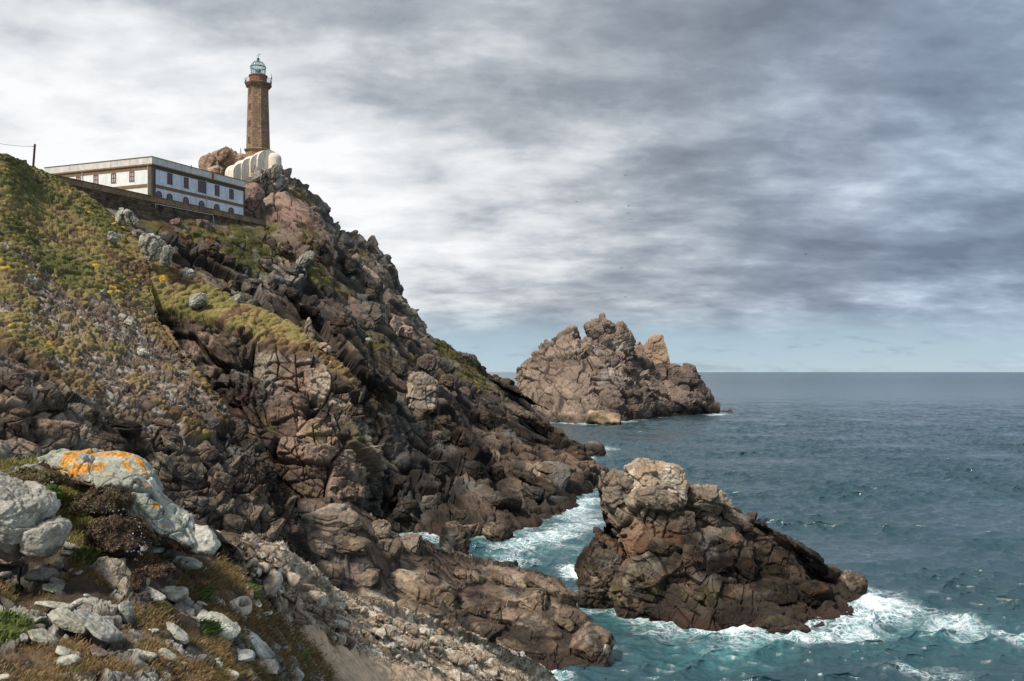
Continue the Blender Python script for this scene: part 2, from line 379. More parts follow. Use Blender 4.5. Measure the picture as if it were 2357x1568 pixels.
# ------------------------------------------------------------------ headland
def below(p, dz=7.0, dy=-1.0): return (p[0], p[1] + dy, p[2] - dz)
E = [
 [(80,440,158),(90,480,154),(95,520,150),(100,580,147),(110,660,143),(120,750,140),(130,850,136),(140,1000,130)],
 [(215,485,170),(222,510,166),(232,545,162),(250,600,158),(270,680,152),(290,760,147),(300,860,142),(310,1000,135)],
 [(347,503,184),(350,530,180),(360,570,175),(385,630,170),(420,710,164),(450,790,157),(480,880,150),(500,1050,142)],
 [(480,507,199),(490,535,195),(505,580,190),(530,640,183),(565,720,175),(600,800,168),(640,900,160),(680,1100,152)],
 [(595,520,212),(612,550,207),(635,600,201),(665,660,195),(705,750,186),(745,850,178),(775,970,170),(800,1180,161)],
 [(540,420,240),(572,470,226),(615,535,213),(665,620,202),(718,720,192),(785,860,181),(848,1010,173),(878,1225,170)],
 [(585,398,246),(612,450,230),(645,515,217),(694,610,206),(748,715,195),(812,850,184),(872,990,177),(908,1228,171)],
 [(640,386,247),(654,440,232),(668,500,222),(712,600,209),(770,710,197),(835,840,186),(890,970,180),(940,1232,172)],
 [(695,408,250),(700,460,238),(717,520,228),(757,600,218),(815,720,206),(880,850,196),(935,980,189),(990,1236,168)],
 [(742,480,253),(753,520,245),(785,570,236),(830,650,225),(880,750,213),(940,860,205),(990,990,199),(1060,1238,167)],
 [(806,543,262),(818,590,254),(845,640,246),(880,710,236),(930,800,226),(985,890,214),(1040,1010,201),(1120,1236,168)],
 [(866,580,268),(873,620,262),(890,670,255),(925,740,246),(970,820,236),(1030,910,221),(1090,1040,203),(1180,1222,174)],
 [(916,680,280),(922,710,275),(938,760,268),(968,810,260),(1010,870,248),(1065,950,234),(1135,1070,210),(1240,1198,186)],
 [(962,755,292),(972,785,285),(988,815,278),(1018,860,268),(1060,910,256),(1120,980,240),(1200,1080,215),(1325,1165,206)],
 [(1057,812,312),(1063,840,305),(1080,865,297),(1105,895,288),(1140,940,275),(1190,1000,257),(1255,1070,236),(1330,1128,234)],
 [(1128,862,326),(1138,885,320),(1153,910,312),(1173,940,300),(1200,975,288),(1240,1020,271),(1300,1072,252),(1395,1116,244)],
 [(1188,890,334),(1198,915,329),(1210,940,322),(1225,970,312),(1245,1000,300),(1270,1030,287),(1305,1060,276),(1360,1078,286)],
 [(1238,952,340),(1248,970,335),(1260,990,328),(1273,1005,321),(1288,1022,314),(1306,1038,306),(1326,1052,300),(1350,1062,309)],
 [(1290,1013,345),(1298,1020,342),(1306,1027,338),(1314,1033,335),(1322,1040,332),(1332,1045,330),(1345,1048,330),(1368,1046,335)],
 [(1330,1030,352),(1335,1033,350),(1340,1036,348),(1346,1039,346),(1352,1041,345),(1358,1043,343),(1364,1044,341),(1372,1044.5,339)],
]
cols = []
for k, c_ in enumerate(E):
    pts = [P(*q) for q in c_]
    cr = pts[0]
    if k <= 4: bk = [(cr[0] - 3, cr[1] + 5, cr[2] - 6), (cr[0] - .5, cr[1] + 1.2, cr[2] - .6)]
    elif k == 19: bk = [(cr[0] + 1, cr[1] + 4, -6), (cr[0] + .5, cr[1] + 2, -3)]
    else:
        t_ = min(1.0, cr[2] / 30.0); bk = [(cr[0] + 22 * t_, cr[1] + 60 * t_, max(-5, cr[2] - 60)), (cr[0] + 3 * t_, cr[1] + 12 * t_, cr[2] - 7 * t_)]
    cols.append(bk + pts + [below(pts[-1])])
G, tu, tv = loft(cols, 0.72, dv=.55)
N = smooth_n(normals(G), 10)
if (N[..., 1].mean() > 0): N = -N
vx, vy = proj(G)
# lighthouse knoll: big smooth slabs; the rest: fractured blocks dipping down to the right
Rj = rotm(0.2, -0.5, 0.3)
d, tone, crack = blocks(G, [((11, 14, 22), 3.2, .06, 1.3), ((4.6, 6.0, 9.0), 1.8, .08, .6), ((2.2, 2.4, 3.6), .55, .12, .2), ((1.0, 1.0, 1.4), .16, .2, .08)], Rj, 11)
jd, jt, jc = joints(G, [((.75, -.25, .62), 7.0, 1.5, .035, .8), ((.8, .55, -.35), 9.0, 1.1, .03, .7), ((.62, -.1, .78), 2.6, .6, .05, .2)], 12); d = d + jd; tone = tone + .8 * jt; crack = np.maximum(crack, jc)
comb = blob(vx, vy, [(560, 615, 95, 45, 25, 1.0), (640, 660, 60, 40, 30, .8)])
slab = blob(vx, vy, [(668, 495, 36, 62, -22, 1.0), (640, 450, 60, 18, 15, .5), (1215, 930, 46, 60, -45, .95), (1245, 985, 40, 45, -45, .7), (1180, 1100, 40, 40, 0, .3)])
d = d * (1 - .75 * comb) + comb * .9 * fbm(G / 3.0, 78, 4)
d = d * (1 - .85 * ss(565 - vy, 0, 40) * ss(640 - vx, 0, 30))
d = d * (1 - .80 * slab) + slab * 1.2 * fbm(G / 9.0, 77, 3)
tone = tone * (1 - .8 * slab)
hz = ss(vy, 470, 560)
# vegetation on the gentler ground
G_paint = blob(vx, vy, [(430, 540, 130, 28, 6, .9), (560, 560, 90, 30, 15, .95), (610, 535, 40, 14, 10, 1), (700, 545, 60, 14, 42, .9), (760, 640, 75, 26, 38, .75),
    (560, 600, 120, 35, 20, .65), (790, 655, 50, 10, 30, 1.1), (740, 610, 80, 13, 40, 1.0), (700, 455, 55, 25, 45, .75), (745, 540, 30, 25, 60, .7), (640, 430, 25, 6, 10, .8), (1030, 815, 48, 20, 35, 1.25), (1085, 860, 60, 16, 42, 1.25),
    (1100, 890, 20, 18, 40, .9), (820, 590, 60, 20, 40, .6), (760, 570, 50, 20, 30, .6), (840, 780, 60, 30, 0, .45), (960, 830, 30, 12, 30, .5)])
gm = G_paint * (0.75 + .6 * N[..., 2]) + .38 * fbm(G / 5.0, 41, 4) + .12 * fbm(G / 1.5, 43, 2)
gm = ss(gm, 0.42, 0.68)
dom, hh, gap = cushions(G, 2.2, 61)
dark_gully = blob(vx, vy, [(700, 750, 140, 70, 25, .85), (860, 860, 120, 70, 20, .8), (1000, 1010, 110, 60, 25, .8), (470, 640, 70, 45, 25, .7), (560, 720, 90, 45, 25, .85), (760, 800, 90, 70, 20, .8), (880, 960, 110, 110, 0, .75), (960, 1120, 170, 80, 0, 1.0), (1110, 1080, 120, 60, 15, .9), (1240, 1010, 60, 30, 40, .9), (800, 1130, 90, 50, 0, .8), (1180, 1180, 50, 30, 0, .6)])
G2_ = G + N * (d * (1 - .55 * gm) + gm * dom * .32 + 1.3 * fbm(G / 22.0, 88, 3))[..., None]
rc = rock_color(G, tone * .8, crack, 21, 20.0, warm=-.15, grey=.12)
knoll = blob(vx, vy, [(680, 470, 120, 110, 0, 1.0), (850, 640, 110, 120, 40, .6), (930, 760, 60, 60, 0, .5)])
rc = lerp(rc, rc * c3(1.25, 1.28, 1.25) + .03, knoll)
rc = lerp(rc, c3(.30, .185, .14) * (1 + .25 * fbm(G * np.array([1.2, 1.2, .12]), 5, 4))[..., None], slab * .9 * ss(780 - vy, 0, 100))
streak = ss(fbm(np.stack([G[..., 0] * .5, G[..., 1] * .5, G[..., 2] * .05], -1), 7, 4), .1, .6) * slab
rc = lerp(rc, DARK * 1.6, streak * .5)
rc = lerp(rc, rc * .17 + c3(.003, .002, .002), dark_gully * (.60 + .36 * ss(fbm(G / 8.0, 33, 4), -.3, .4)))  # gully and cove colour darkened for shade as well as black lichen
rc = lerp(rc, c3(.20, .115, .075) * (1 + .5 * tone)[..., None], blob(vx, vy, [(1290, 1070, 70, 26, 15, .9), (1200, 1130, 40, 25, 20, .4), (1330, 1100, 60, 18, 10, .8)]) * (1 - crack))
rc = wet(rc, G2_[..., 2], G, 55, 1.1)
vc = veg_color(G, hh, 63, 14.0, brown=.0, yellow=-.5) * .62
vc = lerp(vc, GREY * .8, ss(fbm(G / 2.0, 64, 3), .25, .6) * .5)
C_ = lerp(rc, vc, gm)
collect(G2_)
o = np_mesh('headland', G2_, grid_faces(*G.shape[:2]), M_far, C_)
tag(o, kind='structure'); HEAD = o; HEADG = G2_

# terrace behind the retaining wall
tp = [(-400, 150), (90, 158), (348, 181), (606, 211), (640, 262), (330, 300), (-300, 300)]
TZ = 64.4
poly = [((a - 1178.5) / F * b_ - 3.4, b_ + 4.5) for a, b_ in tp]
tv_, tf_ = [], []
n_ = len(poly)
for (a, b_) in poly: tv_.append((a, b_, TZ))
for (a, b_) in poly: tv_.append((a, b_, TZ - 3.0))
me = bpy.data.meshes.new('terrace_ground'); me.from_pydata(tv_, [], [list(range(n_)), list(range(2 * n_ - 1, n_ - 1, -1))] + [[i, (i + 1) % n_, n_ + (i + 1) % n_, n_ + i][::-1] for i in range(n_)])
M_gravel = flat_mat('terrace_gravel', (.20, .175, .14), .95, 1.5, .4); me.materials.append(M_gravel)
o = bpy.data.objects.new('terrace_ground', me); COL.objects.link(o); tag(o, kind='structure')

# ------------------------------------------------------------------ left hillside and its rock spur (C), second spur behind (B)
Cc = [
 [(-420,300,112),(-420,450,100),(-420,620,86),(-420,800,74),(-420,950,62),(-420,1150,54),(-420,1500,48)],
 [(-150,330,118),(-150,480,104),(-150,660,87),(-150,800,75),(-150,950,64),(-150,1070,59),(-150,1350,54)],
 [(0,360,125),(0,520,108),(0,700,88),(0,825,75),(0,950,68),(0,1070,64),(0,1350,59)],
 [(45,374,133),(60,530,113),(70,700,92),(80,840,78),(90,955,72),(90,1075,68),(90,1350,63)],
 [(84,402,141),(110,545,118),(130,700,97),(160,870,81),(180,960,76),(190,1080,72),(190,1350,66)],
 [(210,484,142),(235,600,121),(260,730,102),(300,890,87),(315,970,82),(320,1085,78),(320,1380,70)],
 [(325,558,137),(340,650,127),(368,770,109),(405,910,90),(425,1000,86),(440,1100,82),(445,1400,74)],
 [(345,694,126),(385,765,113),(430,850,101),(485,945,93),(520,1030,89),(540,1120,85),(545,1440,77)],
 [(436,836,103),(470,885,98),(510,950,94),(555,1025,91),(585,1100,88),(610,1190,85),(620,1480,79)],
 [(558,990,95),(588,1040,93),(618,1090,91),(646,1145,89),(668,1205,87),(690,1290,85),(700,1500,81)],
 [(642,1085,93),(662,1130,92),(682,1180,91),(702,1235,89),(720,1290,87.5),(740,1350,86),(755,1520,83)],
 [(690,1168,96),(704,1200,95),(719,1240,94),(735,1280,93),(752,1320,91.5),(768,1370,90),(785,1520,88)],
]
cols = []
for k, c_ in enumerate(Cc):
    pts = [P(*q) for q in c_]; cr = pts[0]
    if k <= 5: bk = [(cr[0] + 4, cr[1] + 26, cr[2] - 24), (cr[0] + 1, cr[1] + 7, cr[2] - 1.5)]
    elif k == 6: bk = [(cr[0] - 2, cr[1] + 16, cr[2] - 18), (cr[0], cr[1] + 4, cr[2] - 2)]
    else: bk = [(cr[0] - 5, cr[1] + 13, cr[2] - 18), (cr[0] - 1.0, cr[1] + 3.5, cr[2] - 3.5)]
    cols.append(bk + pts)
G, tu, tv = loft(cols, 0.72, dv=.52)
N = smooth_n(normals(G), 8)
if (N[..., 1].mean() > 0): N = -N
vx, vy = proj(G)
d, tone, crack = blocks(G, [((7, 7, 5), .9, .06, .5), ((2.6, 2.8, 1.8), .7, .08, .25), ((1.1, 1.1, .8), .36, .15, .16), ((.5, .5, .4), .15, .2, .06)], rotm(.3, .45, .2), 111)
jd, jt, jc = joints(G, [((.25, -.2, .95), 3.2, .5, .04, .35), ((.9, .4, .1), 5.0, .3, .03, .35)], 113); d = d + jd; tone = tone + .8 * jt; crack = np.maximum(crack, jc)
# boundary where the heath gives way to bare rock
yb = seg_y(vx, [(-400, 800), (0, 812), (60, 835), (110, 880), (180, 920), (260, 950), (330, 985), (430, 1010), (520, 960), (560, 960), (700, 1100)])
ys = seg_y(vx, [(-400, 640), (0, 655), (200, 690), (330, 705), (430, 800), (600, 980)])      # above: green heath, below: scree with scraps of heath
rockm = ss(vy + 28 * fbm(G / 6.0, 120, 4) + 14 * fbm(G / 1.6, 121, 3) - yb, -10, 22)
scree = ss(vy + 55 * fbm(G / 9.0, 122, 4) - ys, -60, 70)
dom, hh, gap = cushions(G, 1.0, 131)
dom2, hh2, gap2 = cushions(G, .42, 133)
bald = ss(fbm(G / 3.5, 125, 4) + .9 * fbm(G / .9, 126, 3) * .5 + .95 * scree - .62, 0, .25)            # stony gaps
bald = np.maximum(bald, ss(fbm(G / 2.2 + 9, 127, 4), .62, .78))
gm = (1 - rockm) * (1 - bald)
st_d, st_tone, st_cr = blocks(G, [((.9, .9, .5), .42, .2, .22), ((.45, .45, .3), .2, .25, .1)], rotm(.2, .5, .1), 141)
hd = rockm * d + (1 - rockm) * (bald * (st_d * .75) + (1 - bald) * (dom * .46 + dom2 * .20)) + .9 * fbm(G / 14.0, 150, 3) * (1 - .5 * rockm)
G2_ = G + N * hd[..., None]
rc = rock_color(G, tone, crack, 160, 9.0, warm=.05) * 1.05
lowc = ss(vx, 330, 620) * ss(vy, 950, 1050)
rc = lerp(rc, rc * c3(.62, .60, .58), lowc * .7)
rc = lerp(rc, GREY * (1 + tone)[..., None] * 1.1, blob(vx, vy, [(470, 1020, 110, 45, 20, .7), (430, 990, 60, 40, 0, .6), (600, 1180, 60, 80, 50, .35)]) * ss(fbm(G / 2.0, 161, 3), -.2, .4))
sc_c = lerp(lerp(np.broadcast_to(c3(.15, .105, .072), G.shape), c3(.36, .32, .26), ss(st_tone, -.05, .35)), DARK * 2, st_cr * .5)
vc = veg_color(G, hh, 170, 14.0, brown=-.12 + .55 * scree, yellow=.22 * (1 - scree) + .3 * blob(vx, vy, [(30, 440, 60, 60, 0, 1), (200, 560, 80, 60, 0, .6), (330, 630, 80, 50, 0, .8)]))
vc = vc * (.72 + .5 * rnd(hh2, 3))[..., None]
vc = lerp(c3(.05, .035, .02) + vc * .25, vc, ss(dom + .4 * dom2, .05, .55))
vc = lerp(vc, c3(.24, .17, .085), scree * ss(fbm(G / 5, 175, 3), -.1, .5) * .7)
C_ = lerp(lerp(vc, sc_c, bald), rc, rockm)
o = np_mesh('hillside', G2_, grid_faces(*G.shape[:2]), M_mid, C_); tag(o, kind='structure')
HILL = G2_

Bc = [
 [(290,536,139),(295,640,128.5),(310,720,124),(325,820,123),(340,950,124),(350,1100,120)],
 [(440,638,136),(440,685,130),(442,735,126),(470,860,120),(500,970,116),(520,1150,111)],
 [(560,702,132),(560,735,127),(560,775,122),(580,870,118),(600,985,114),(620,1200,109)],
 [(640,746,129),(640,775,125),(640,812,121),(650,900,118),(665,1000,114),(680,1200,109)],
 [(700,774,126.5),(702,800,123),(705,840,120),(712,920,117),(720,1010,113.5),(725,1200,109)],
 [(760,817,124.5),(765,850,122),(770,890,120),(775,960,117),(780,1040,114),(780,1210,110)],
 [(803,857,123.5),(811,890,121.5),(819,935,120),(825,1000,118),(830,1080,116),(820,1220,113)],
 [(830,905,125),(836,950,124.5),(840,1000,124),(845,1060,123),(850,1130,122),(840,1240,121)],
]
cols = []
for k, c_ in enumerate(Bc):
    pts = [P(*q) for q in c_]; cr = pts[0]
    bk = [(cr[0] + .5, cr[1] + 22, cr[2] - 24), (cr[0], cr[1] + 5, cr[2] - 3.2)]
    if k == 7: bk = [(cr[0] - 4, cr[1] + 14, cr[2] - 24), (cr[0] - 1.5, cr[1] + 4, cr[2] - 3.2)]
    cols.append(bk + pts)
G, tu, tv = loft(cols, 0.85, dv=.6)
N = smooth_n(normals(G), 8)
if (N[..., 1].mean() > 0): N = -N
vx, vy = proj(G)
d, tone, crack = blocks(G, [((9, 9, 5.5), 2.2, .07, 1.0), ((3.6, 3.8, 2.2), 1.1, .07, .4), ((1.5, 1.6, 1.1), .5, .10, .15), ((.65, .65, .5), .18, .2, .09)], rotm(.15, .25, .5), 211)
jd, jt, jc = joints(G, [((.35, -.2, .9), 3.6, .9, .04, .5), ((.95, .2, .1), 4.6, .7, .03, .6)], 213); d = d + jd; tone = tone + .8 * jt; crack = np.maximum(crack, jc)
yb = seg_y(vx, [(290, 690), (440, 730), (520, 755), (600, 790), (680, 820), (720, 810), (780, 850), (850, 905)])
rockm = ss(vy + 16 * fbm(G / 5.0, 220, 4) + 8 * fbm(G / 1.4, 221, 3) - yb, -8, 14)
dom, hh, gap = cushions(G, 1.0, 231); dom2, hh2, gap2 = cushions(G, .55, 133)
hd = rockm * d + (1 - rockm) * (dom * .6 + dom2 * .22) + .8 * fbm(G / 16.0, 250, 3)
G2_ = G + N * hd[..., None]
rc = rock_color(G, tone, crack, 260, 9.0, warm=.15)
rc = lerp(rc, rc * .42, .85 * ss(fbm(G / 7.0, 262, 3), -.25, .35))
ms = ss(fbm(G / 3.0, 264, 4) + .5 * ss(vy, 950, 1050) - .3, .25, .5) * ss(N[..., 2], .1, .5) * .6
vc = veg_color(G, hh, 270, 12.0, brown=-.1, yellow=.05) * (.78 + .44 * rnd(hh2, 3))[..., None]
vc = lerp(vc, c3(.24, .18, .075), blob(vx, vy, [(640, 740, 140, 16, 28, .6)]) )
C_ = lerp(lerp(vc, G1 * .8, ms * 0), rc, rockm * (1 - ms * .7))
o = np_mesh('cliff', G2_, grid_faces(*G.shape[:2]), M_mid, C_); tag(o, kind='structure')

# ------------------------------------------------------------------ low promontory
Dc = [
 [(685,1162,100),(688,1210,98),(700,1270,96),(710,1330,93),(720,1400,90),(730,1500,86)],
 [(770,1160,102),(775,1210,98),(780,1270,96),(790,1330,94),(800,1400,91),(810,1520,87)],
 [(845,1184,106),(850,1230,101),(860,1290,99),(870,1340,97),(880,1400,92),(890,1540,88)],
 [(900,1232,109),(905,1270,105),(910,1320,102),(920,1370,98),(930,1420,93),(940,1545,89)],
 [(970,1240,112),(970,1290,107),(970,1340,103),(975,1390,98),(985,1440,94),(995,1550,90)],
 [(1045,1280,115),(1045,1315,110),(1050,1355,106),(1055,1400,101),(1065,1450,97),(1080,1570,92)],
 [(1120,1294,117),(1125,1330,111),(1130,1375,106),(1140,1420,102),(1150,1480,97),(1160,1560,91)],
 [(1200,1305,117),(1205,1350,110),(1215,1395,105.5),(1225,1440,101),(1235,1495,97),(1250,1570,90)],
 [(1270,1332,115),(1278,1380,108),(1290,1420,104),(1300,1460,100),(1310,1500,96.5),(1320,1575,91)],
 [(1318,1392,110),(1328,1430,104),(1335,1460,100),(1340,1490,97.5),(1350,1520,95),(1360,1575,91)],
 [(1380,1462,101),(1385,1480,98.5),(1388,1500,96.5),(1390,1518,95.5),(1392,1532,94.2),(1396,1575,91)],
 [(1402,1520,97),(1404,1530,96),(1405,1536,95),(1406,1542,94.3),(1407,1548,93.5),(1408,1580,91)],
]
cols = []
for k, c_ in enumerate(Dc):
    pts = [P(*q) for q in c_]; cr = pts[0]
    s_ = max(.25, min(1, cr[2] / 7))
    cols.append([(cr[0] + 1.0, cr[1] + 11 * s_, -4), (cr[0] + .3, cr[1] + 5 * s_, cr[2] * .45)] + pts)
G, tu, tv = loft(cols, 0.95, dv=.8)
N = smooth_n(normals(G), 6)
if (N[..., 1].mean() > 0): N = -N
vx, vy = proj(G)
d, tone, crack = blocks(G, [((8, 5.5, 3.6), .9, .06, .25), ((3.2, 2.6, 1.8), .40, .07, .13), ((1.4, 1.2, .9), .13, .08, .05), ((.6, .5, .4), .05, .15, .02)], rotm(-.5, .42, .5), 311, warp=.2)
jd, jt, jc = joints(G, [((.66, -.35, .66), 2.6, .5, .04, .25), ((.5, .8, -.2), 4.0, .3, .03, .25)], 313); d = d + jd; tone = tone + .8 * jt; crack = np.maximum(crack, jc)
G2_ = G + N * (d * .85 + .6 * fbm(G / 8.0, 350, 3))[..., None]
rc = rock_color(G, tone * .6, crack, 360, 7.0, warm=.15) * 1.15
rc = lerp(rc, c3(.21, .15, .10) * (1 + .6 * tone)[..., None], .5 * ss(vx, 1150, 1350) * (1 - crack))
rc = wet(rc, G2_[..., 2], G, 355, .8)
collect(G2_)
o = np_mesh('promontory', G2_, grid_faces(*G.shape[:2]), M_mid, rc); tag(o, kind='structure'); PROM = o; PROMG = G2_

# ------------------------------------------------------------------ boulders and free rocks
def ico(sub):
    import bmesh
    bm = bmesh.new(); bmesh.ops.create_icosphere(bm, subdivisions=sub, radius=1.0)
    V = np.array([v.co[:] for v in bm.verts]); Fc = np.array([[v.index for v in f.verts] for f in bm.faces]); bm.free()
    return V, Fc
ICO = {k: ico(k) for k in (2, 3, 4, 5, 6, 7)}
def boulder_geo(center, rad, rot, seed, sub=5, planes=9, cut=.78, block=None, rough=.04, pw=3.6, shear=None, taper=0, cuts=None, fine=0):
    rs = np.random.RandomState(seed)
    V, Fc = ICO[sub]; u = V.copy()
    u = u / (np.abs(u) ** pw).sum(1, keepdims=True) ** (1 / pw)
    for _ in range(planes):
        n = rs.normal(size=3); n /= np.linalg.norm(n); dd = cut * (0.82 + .3 * rs.rand()) * (1 + .12 * (np.abs(n).sum() - 1))
        e = np.maximum(0, u @ n - dd); u = u - e[:, None] * n * .96
    rad = np.array(rad, float); R = rotm(*rot)
    nr = V / np.linalg.norm(V, axis=1, keepdims=True)
    for cut_ in (cuts or []):
        n = np.array(cut_[:3], float); n /= np.linalg.norm(n); e = np.maximum(0, u @ n - cut_[3]); u = u - e[:, None] * n * .97
    if taper: u[:, 0] *= 1 - taper * (u[:, 2] * .5 + .0); u[:, 1] *= 1 - taper * (u[:, 2] * .5)
    if shear: u[:, 0] += shear[0] * u[:, 2]; u[:, 1] += shear[1] * u[:, 2]
    p = (u * rad) @ R.T
    nn = (nr / rad); nn /= np.linalg.norm(nn, axis=1, keepdims=True); nn = nn @ R.T
    r0 = rad.mean()
    tone = np.zeros(len(p)); crack = np.zeros(len(p))
    q = p + np.array(center)
    if block:
        d_, tone, crack = blocks(q, block, rotm(.3, .4, .2), seed)
        p = p + nn * d_[:, None]
    p = p + nn * (r0 * rough * 2 * fbm(q / (r0 * .6), seed, 4))[:, None] + nn * (r0 * rough * .8 * fbm(q / (r0 * .15), seed + 3, 3))[:, None]
    if fine: p = p + nn * (fine * fbm(q / .05, seed + 7, 4))[:, None]
    return p, Fc, tone, crack, q
def rock_obj(name, label, cat, center, rad, rot=(0, 0, 0), seed=1, sub=5, mat=None, colf=None, group=None, parent=None, **kw):
    p, Fc, tone, crack, q = boulder_geo(center, rad, rot, seed, sub, **kw)
    c = colf(q, p, tone, crack)
    if center[2] + p[:, 2].min() < 0.3 and center[1] > 60: collect(p + np.array(center))
    if parent is not None:
        o = np_mesh(name, p + np.array(center), Fc, mat, c, parent=parent, loc=parent.location[:])
        return o
    o = np_mesh(name, p, Fc, mat, c); o.location = center
    tag(o, label, cat, group); return o

def embed(parent, G, items, colf, seed, blk, mat=None, **kw):
    """rock blocks bonded to a rock mass, sized by the box they fill and set at the depth of the surface there"""
    V = G.reshape(-1, 3); px, py = proj(V)
    for i, it in enumerate(items):
        x0, y0, x1, y1, rot = it[:5]; dk = it[5] if len(it) > 5 else 1.0
        cx_, cy_ = (x0 + x1) / 2, (y0 + y1) / 2
        dd = (px - cx_) ** 2 + (py - cy_) ** 2; near_ = np.where(dd < 40)[0]
        D_ = V[near_, 1].min() if len(near_) else V[np.argmin(dd), 1]
        w, h = x1 - x0, y1 - y0; c_, s_ = abs(math.cos(rot)), abs(math.sin(rot)); q = max(.35, c_ * c_ - s_ * s_)
        a = max(.3 * w, (w * c_ - h * s_) / q) / 2; b = max(.3 * h, (h * c_ - w * s_) / q) / 2
        rx, rz = a / F * D_ * 1.08, b / F * D_ * 1.08; ry = .5 * (rx + rz)
        big_ = max(a, b) * 1.0
        cf = lambda q, p, t, k, dk=dk: colf(q, p, t, k) * dk
        rock_obj('rock_block', None, None, P(cx_, cy_, D_ + ry * .45), (rx, ry, rz), (.05 * math.sin(i * 7), rot, .2 * math.sin(i * 3)), seed + i, 6 if big_ > 22 else 5, mat or parent.data.materials[0], cf, parent=parent, block=blk, planes=8, cut=.80, **kw)
# near sea stack
NS = [
 [(1396,1122,122),(1400,1160,120),(1412,1210,119),(1428,1260,118),(1442,1310,117),(1452,1360,116.5),(1458,1402,116.5)],
 [(1425,1100,122),(1440,1170,117.5),(1455,1230,116),(1465,1290,115),(1478,1345,114.5),(1487,1395,113.5),(1495,1418,112.5)],
 [(1480,1092,122),(1490,1160,116),(1500,1230,114.5),(1515,1300,113),(1535,1350,112),(1560,1405,110.5),(1575,1440,108.5)],
 [(1540,1110,122),(1550,1180,116),(1570,1250,113.5),(1590,1310,112),(1620,1370,110.5),(1648,1425,108.8),(1660,1448,107.5)],
 [(1600,1150,122),(1620,1205,117.5),(1642,1265,114.5),(1670,1330,112.5),(1700,1385,111),(1730,1430,109),(1745,1452,107)],
 [(1675,1170,122),(1708,1218,118.5),(1740,1275,116),(1765,1335,114),(1785,1390,112),(1800,1432,109),(1810,1455,106.5)],
 [(1738,1198,122),(1765,1238,119.5),(1790,1285,117.5),(1815,1338,115.5),(1838,1388,113),(1855,1428,109.5),(1867,1450,107)],
 [(1808,1238,122),(1830,1268,120),(1850,1303,118),(1870,1348,116.5),(1885,1388,114.5),(1900,1415,112.5),(1912,1430,111)],
 [(1875,1285,123),(1892,1310,121.5),(1906,1338,120),(1920,1368,118.5),(1932,1392,116.5),(1942,1405,115.8),(1950,1415,113.8)],
 [(1915,1325,125),(1930,1343,123),(1942,1360,121.5),(1953,1373,120),(1962,1384,119.4),(1968,1392,118.6),(1974,1400,117)],
 [(1970,1335,129),(1976,1342,128),(1982,1349,127),(1986,1354,126.3),(1990,1358,125.6),(1994,1363,125),(1998,1368,124.3)],
]
cols = []
for k, c_ in enumerate(NS):
    pts = [P(*q) for q in c_]; cr = pts[0]; t_ = max(.15, cr[2] / 17.0); b0 = pts[-1]
    cols.append([(cr[0] + .5, cr[1] + 11 * t_, -4), (cr[0] + .3, cr[1] + 8 * t_, cr[2] * .35), (cr[0], cr[1] + 4 * t_, cr[2] * .8)] + pts + [(b0[0], b0[1] - .5, -4)])
first = [tuple(np.array(cols[0][j]) * .25 + .75 * (np.array(cols[0][3]) + (np.array(cols[0][-1]) - np.array(cols[0][3])) * (0.15 + .08 * j)) + np.array([.1, 1.5, 0])) for j in range(len(cols[0]))]
G, tu, tv = loft(cols, 1.1, dv=.9)
N = smooth_n(normals(G), 6)
if (N[..., 1].mean() > 0): N = -N
vx, vy = proj(G)
d, tone, crack = blocks(G, [((6.5, 5.5, 4.5), 1.8, .06, .45), ((2.6, 2.6, 2.0), .80, .07, .20), ((1.15, 1.1, .9), .22, .09, .07), ((.5, .5, .4), .06, .2, .03)], rotm(.35, .6, .2), 411, warp=.2)
jd, jt, jc = joints(G, [((.62, -.2, .75), 3.2, .8, .035, .4), ((.75, .3, -.55), 3.8, .6, .03, .45)], 413); d = d + jd; tone = tone + .8 * jt; crack = np.maximum(crack, jc)
inset = blob(vx, vy, [(1745, 1300, 60, 28, 20, 1.0), (1600, 1330, 25, 25, 0, .6), (1870, 1300, 50, 20, 40, .6)])
G2_ = G + N * (d * .9 + .7 * fbm(G / 7.0, 450, 3) - 1.3 * inset)[..., None]
def stack_col(q, p_, tone, crack, zz=None):
    z = q[..., 2]
    rc = rock_color(q, tone * .8, crack, 460, 6.0, warm=.05) * 1.2
    hi = ss(z + 2.5 * fbm(q / 3.0, 461, 3), 8, 15)
    rc = lerp(rc, c3(.34, .27, .20) * (1 + .7 * tone)[..., None], hi * .55 * (1 - .7 * crack))
    rc = lerp(rc, c3(.20, .105, .055) * (1 + .7 * tone)[..., None], ss(fbm(q / 5.0, 463, 3), .05, .6) * .6 * (1 - hi))
    rc = lerp(rc, c3(.085, .075, .030), ss(fbm(q / 3.0 + 4, 464, 4), .1, .6) * ss(7 - z, 0, 4) * .6)
    return rc
rc = stack_col(G, G, tone, crack)
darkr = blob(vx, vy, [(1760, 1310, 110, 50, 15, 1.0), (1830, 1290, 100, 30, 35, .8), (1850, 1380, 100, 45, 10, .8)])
rc = lerp(rc, rc * .18, darkr * .92)  # right side of the stack darkened in colour, standing in for its shade
rc = wet(rc, G2_[..., 2], G, 455, .95)
collect(G2_)
stack = empty('sea_stack', P(1640, 1405, 116), 'tall brown cracked sea stack with a rounded pale cap rock, ringed by surf', 'sea stack')
stack.location.z = 0
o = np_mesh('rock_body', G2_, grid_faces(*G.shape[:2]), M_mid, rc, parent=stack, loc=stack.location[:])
def stc(q, p, tone, crack): return wet(stack_col(q, p, tone, crack), q[..., 2], q, 455, .5)
